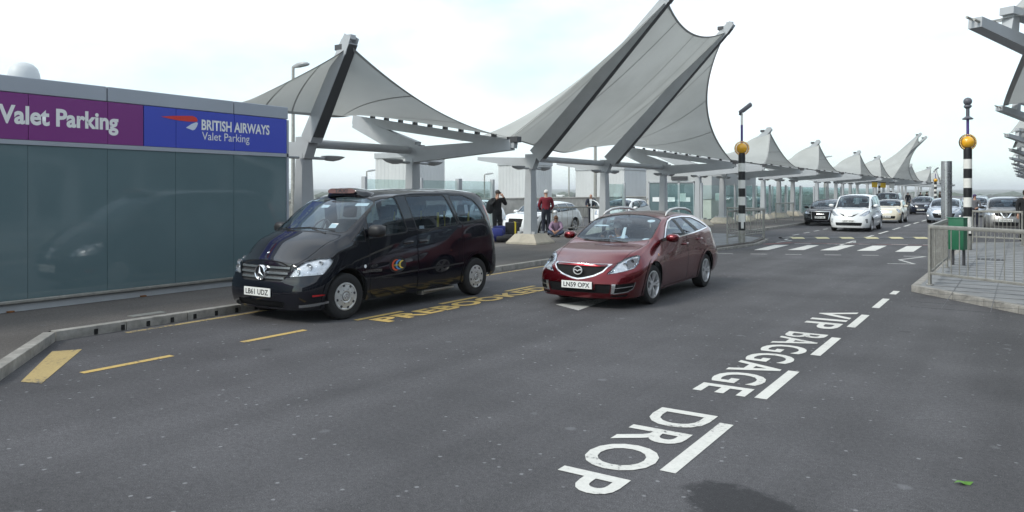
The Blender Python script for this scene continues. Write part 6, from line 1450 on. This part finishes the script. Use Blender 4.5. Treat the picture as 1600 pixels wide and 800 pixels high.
    if hair:
        c_, ln, cover = hair; bm = NB(); rr = bmesh.ops.create_uvsphere(bm, u_segments=22, v_segments=14, radius=1); rnd = random.Random(int(sum(loc)*100))
        for v in list(bm.verts):
            d = v.co.copy(); k = 1+rnd.uniform(-.04, .04); q = Vector((d.x*.088*k, d.y*.104*k-.010, d.z*.098*k+.022))
            if d.y < .1 and d.z < 0: q.z -= ln*(-d.z)
            v.co = Mf @ q
        inv = Mf.inverted(); dl = [v for v in bm.verts if (lambda q: (q.y > .035 and q.z < cover) or (ln == 0 and q.z < -.02))(inv @ v.co)]
        bmesh.ops.delete(bm, geom=dl, context='VERTS'); build('hair', bm, mat('hair', c_, .7), root, smooth=True)
    return root
up_a = R(0)
black = cloth('black_cloth', (.012, .012, .014)); maroon = cloth('maroon_wool', (.17, .008, .020)); navyc = cloth('navy_cloth', (.014, .017, .03)); jeans = cloth('blue_denim', (.05, .07, .12)); lilac = cloth('lilac_print', (.27, .18, .26)); paleb = cloth('pale_blue_shirt', (.50, .58, .72))
# man on the phone, back half turned, black jacket over a pale blue sleeve
J = pose(lelb=(.30, -.10, 1.22), lwri=(.14, -.20, 1.50), lpalm=(.10, -.16, 1.57), relb=(-.27, -.08, 1.20), rwri=(-.10, -.22, 1.44), rpalm=(-.06, -.17, 1.52), head=(0, -.05, 1.62), crown=(0, -.06, 1.71), lankle=(.13, .10, .09), ltoe=(.16, -.06, .035))
p_ = person('person in a black jacket with a phone to the ear, standing behind the taxi', J, (-16.0, 23.1, KH), R(60), black, black, ((.03, .022, .018), 0, .02), 1.04, bulk=1.12)
bm = NB(); box(bm, (.085, -.12, 1.60), (.02, .06, .12), bev=.006); build('phone', bm, M['letter_k'], p_)
bm = NB(); tube(bm, [(.21, 0, 1.38), (.27, -.04, 1.30), (.285, -.07, 1.24)], [.078, .074, .066], 12); build('shirt_sleeve', bm, paleb, p_, smooth=True)
bm = NB(); rr = bmesh.ops.create_uvsphere(bm, u_segments=20, v_segments=14, radius=1); bmesh.ops.transform(bm, matrix=Matrix.Translation((-.20, .10, 1.16)) @ Matrix.Rotation(R(12), 4, 'Y') @ Matrix.Diagonal((.17, .14, .27, 1)), verts=rr['verts']); bgk = tag(build('shoulder_bag', bm, M['seat'], None, smooth=True), 'black shoulder bag on the back of the person with the phone', 'bag'); bgk.matrix_world = Matrix.Translation((-16.0, 23.1, KH)) @ Matrix.Rotation(R(60), 4, 'Z') @ Matrix.Scale(1.04, 4)
# man in the maroon jumper, seen from behind, standing right of the footing column
J = pose(relb=(-.27, -.02, 1.14), rwri=(-.20, -.15, .96), rpalm=(-.17, -.20, .92), lelb=(.26, -.04, 1.13), lwri=(.20, -.18, .98), lpalm=(.15, -.22, .95), face=(.6, -.8, 0))
p_ = person('white haired person in a maroon jumper and dark trousers beside the footing column', J, (-15.78, 26.2, KH), R(-140), maroon, navyc, ((.55, .53, .50), 0, .03), 1.05, bulk=1.10)
# child sitting cross-legged on the pavement
J = pose(pelvis=(0, .10, .13), waist=(0, .09, .25), chest=(0, .02, .42), neck0=(0, -.04, .57), neck=(0, -.07, .63), head=(0, -.11, .72), crown=(0, -.13, .81),
    lhip=(.10, .06, .12), rhip=(-.10, .06, .12), lknee=(.30, -.22, .20), rknee=(-.30, -.22, .20), lankle=(-.04, -.36, .07), rankle=(.05, -.30, .07), ltoe=(-.16, -.40, .045), rtoe=(.17, -.36, .045),
    lsh=(.165, .0, .53), rsh=(-.165, .0, .53), lelb=(.24, -.16, .34), relb=(-.24, -.16, .34), lwri=(.10, -.33, .24), rwri=(-.10, -.33, .24), lpalm=(.05, -.37, .20), rpalm=(-.05, -.37, .20), face=(0, -.9, -.4))
person('child in a lilac patterned top sitting on the pavement with head bowed', J, (-15.05, 25.75, KH), R(25), lilac, jeans, ((.10, .045, .022), .10, -.02), .98)
# bald man bending beside the open door
J = pose(chest=(0, -.10, 1.24), neck0=(0, -.20, 1.40), neck=(0, -.25, 1.45), head=(0, -.32, 1.54), crown=(0, -.34, 1.63), lsh=(.185, -.15, 1.36), rsh=(-.185, -.15, 1.36), lelb=(.25, -.28, 1.12), relb=(-.25, -.28, 1.12), lwri=(.18, -.45, 1.02), rwri=(-.18, -.45, 1.02), lpalm=(.16, -.51, .99), rpalm=(-.16, -.51, .99), face=(0, -.8, -.6))
p_ = person('bald person in a navy blazer and white shirt leaning at the open car door', J, (-19.75, 37.6, 0), R(25), navyc, navyc, None, 1.06)
bm = NB(); prism(bm, [(-.05, 1.16), (.05, 1.16), (.065, 1.40), (-.065, 1.40)], .0, .02, frame((0, -.265, .03), (1, 0, 0), (0, -.25, 1))); build('shirt_front', bm, M['paper'], p_)
# person by the crossover and dark figure at the right edge
J = pose(lelb=(.28, -.02, 1.15), lwri=(.16, -.12, 1.0), lpalm=(.11, -.15, .98), face=(.7, -.7, 0))
person('person with dark purple hair standing beside the parked crossover', J, (-2.1, 47.5, 0), R(-10), cloth('grey_top', (.12, .12, .13)), navyc, ((.05, .025, .09), .06, .0), 1.0)
J = pose(lknee=(.10, -.16, .52), lankle=(.10, -.10, .12), ltoe=(.11, -.27, .06), rankle=(-.10, .20, .10), rtoe=(-.11, .05, .04))
person('person all in black walking at the right edge of the photo', J, (.10, 32.2, KH), R(20), black, black, ((.02, .015, .012), .03, .02), 1.05, bulk=1.1)
J = pose()
fc = [(-10.2, 92, 'leftmost dark figure of the distant crowd under the canopies', black), (-9.3, 95, 'second dark figure of the distant crowd from the left', navyc), (-8.6, 94, 'distant figure just left of the far beacon pole', black), (-7.6, 97, 'distant figure nearest the far beacon pole', cloth('brown_coat', (.06, .035, .02))), (-11.6, 90, 'distant figure beside the yellow hanging signs', black)]
for k, (r_, a_, lb, c_) in enumerate(fc): person(lb, J, (r_, a_, KH), R(30*k), c_, navyc, ((.03, .02, .015), 0, .02), .98+.02*k, group='distant people under the far canopies')
# driver inside the red estate (right-hand seat)
J = pose(pelvis=(0, .12, .16), waist=(0, .15, .28), chest=(0, .18, .46), neck0=(0, .19, .63), neck=(0, .17, .69), head=(0, .15, .79), crown=(0, .155, .88), lhip=(.1, .06, .15), rhip=(-.1, .06, .15), lknee=(.12, -.38, .28), rknee=(-.12, -.38, .28), lankle=(.12, -.66, .02), rankle=(-.12, -.66, .02), ltoe=(.12, -.80, .08), rtoe=(-.12, -.80, .08),
    lsh=(.18, .17, .60), rsh=(-.18, .17, .60), lelb=(.22, -.05, .42), relb=(-.22, -.05, .42), lwri=(.14, -.28, .58), rwri=(-.14, -.28, .58), lpalm=(.11, -.34, .62), rpalm=(-.11, -.34, .62))
dv_ = person('person at the wheel of the ruby red estate, seen through its windscreen', J, (-6.33, 12.98, .44), R(1.5), paleb, navyc, ((.25, .22, .2), 0, .02), .92)
# luggage in front of the first footing column
def suitcase(label, loc, rz, w, d, h, m, stripe=None, tilt=0, soft=False):
    t = thing('suitcase', label, 'suitcase', loc, rz); t.rotation_euler = (tilt, 0, rz)
    bm = NB(); box(bm, (0, 0, h/2+.04), (w, d, h), bev=.05 if not soft else .10); build('shell', bm, m, t, auto=40)
    for x in (-w*.35, w*.35):
        bm = NB(); lathe(bm, [(.03, -.02), (.03, .02), (0, .02)], 12, frame((x, d*.3, .03), (0, 1, 0), (0, 0, 1))); build('wheel', bm, M['rubber'], t)
    bm = NB(); tube(bm, [(-w*.25, 0, h+.03), (-w*.25, 0, h+.14), (w*.25, 0, h+.14), (w*.25, 0, h+.03)], .012, 8); build('handle', bm, M['plastic'], t)
    if stripe:
        bm = NB(); box(bm, (w*.18, 0, h/2+.04), (.055, d+.012, h+.012), bev=.004); build('luggage_strap', bm, stripe, t)
    return t
M['bluebag'] = mat('royal_blue_nylon', (.010, .018, .14), .7, noise=(12, .2)); M['blackbag'] = mat('black_nylon', (.014, .014, .016), .75)
suitcase('black suitcase with a yellow strap standing left of the footing column', (-15.1, 22.75, KH), R(40), .50, .30, .62, M['blackbag'], M['yellow_s'])
suitcase('navy suitcase standing behind the blue holdall', (-15.35, 22.3, KH), R(35), .42, .28, .50, M['bluebag'])
def holdall(label, loc, rz, L_, r_, m, flat=.8):
    t = thing('holdall', label, 'bag', loc, rz); bm = NB(); prof = [(0, -L_/2), (r_*.75, -L_/2+.01), (r_*.98, -L_/2+.07), (r_, 0), (r_*.97, L_/2-.07), (r_*.72, L_/2-.01), (0, L_/2)]
    lathe(bm, prof, 20, Matrix.Translation((0, 0, r_*flat)) @ Matrix.Diagonal((1, 1, flat, 1)) @ Matrix.Rotation(R(90), 4, 'Y')); rnd = random.Random(3)
    for v in bm.verts: v.co += Vector((rnd.uniform(-.012, .012), rnd.uniform(-.012, .012), rnd.uniform(-.01, .012)*(1 if v.co.z > .05 else 0)))
    build('bag_body', bm, m, t, smooth=True)
    bm = NB(); tube(bm, [(-.12, r_*.5, r_*1.55*flat), (-.09, r_*.2, r_*2.3*flat), (.09, r_*.2, r_*2.3*flat), (.12, r_*.5, r_*1.55*flat)], .013, 8); build('handle', bm, M['plastic'], t, smooth=True); return t
holdall('large royal blue holdall slumped on the pavement beside the black suitcase', (-15.25, 21.75, KH), R(30), .78, .24, M['bluebag'], 1.0)
holdall('black holdall lying flat in front of the blue one', (-14.85, 21.9, KH), R(38), .62, .17, M['blackbag'], .8)

# ================================================================ AIR
hz = bpy.data.materials.new('haze_air'); hz.use_nodes = True; hn = hz.node_tree.nodes; hn.clear()
ho = hn.new('ShaderNodeOutputMaterial'); hv = hn.new('ShaderNodeVolumePrincipled'); hv.inputs['Color'].default_value = (.97, .985, 1, 1); hv.inputs['Density'].default_value = .0003; hv.inputs['Anisotropy'].default_value = .2
hz.node_tree.links.new(hv.outputs[0], ho.inputs['Volume'])
bm = NB(); box(bm, (0, 0, 20), (17200, 17200, 60.2)); struct(build('haze', bm, hz), 'stuff')
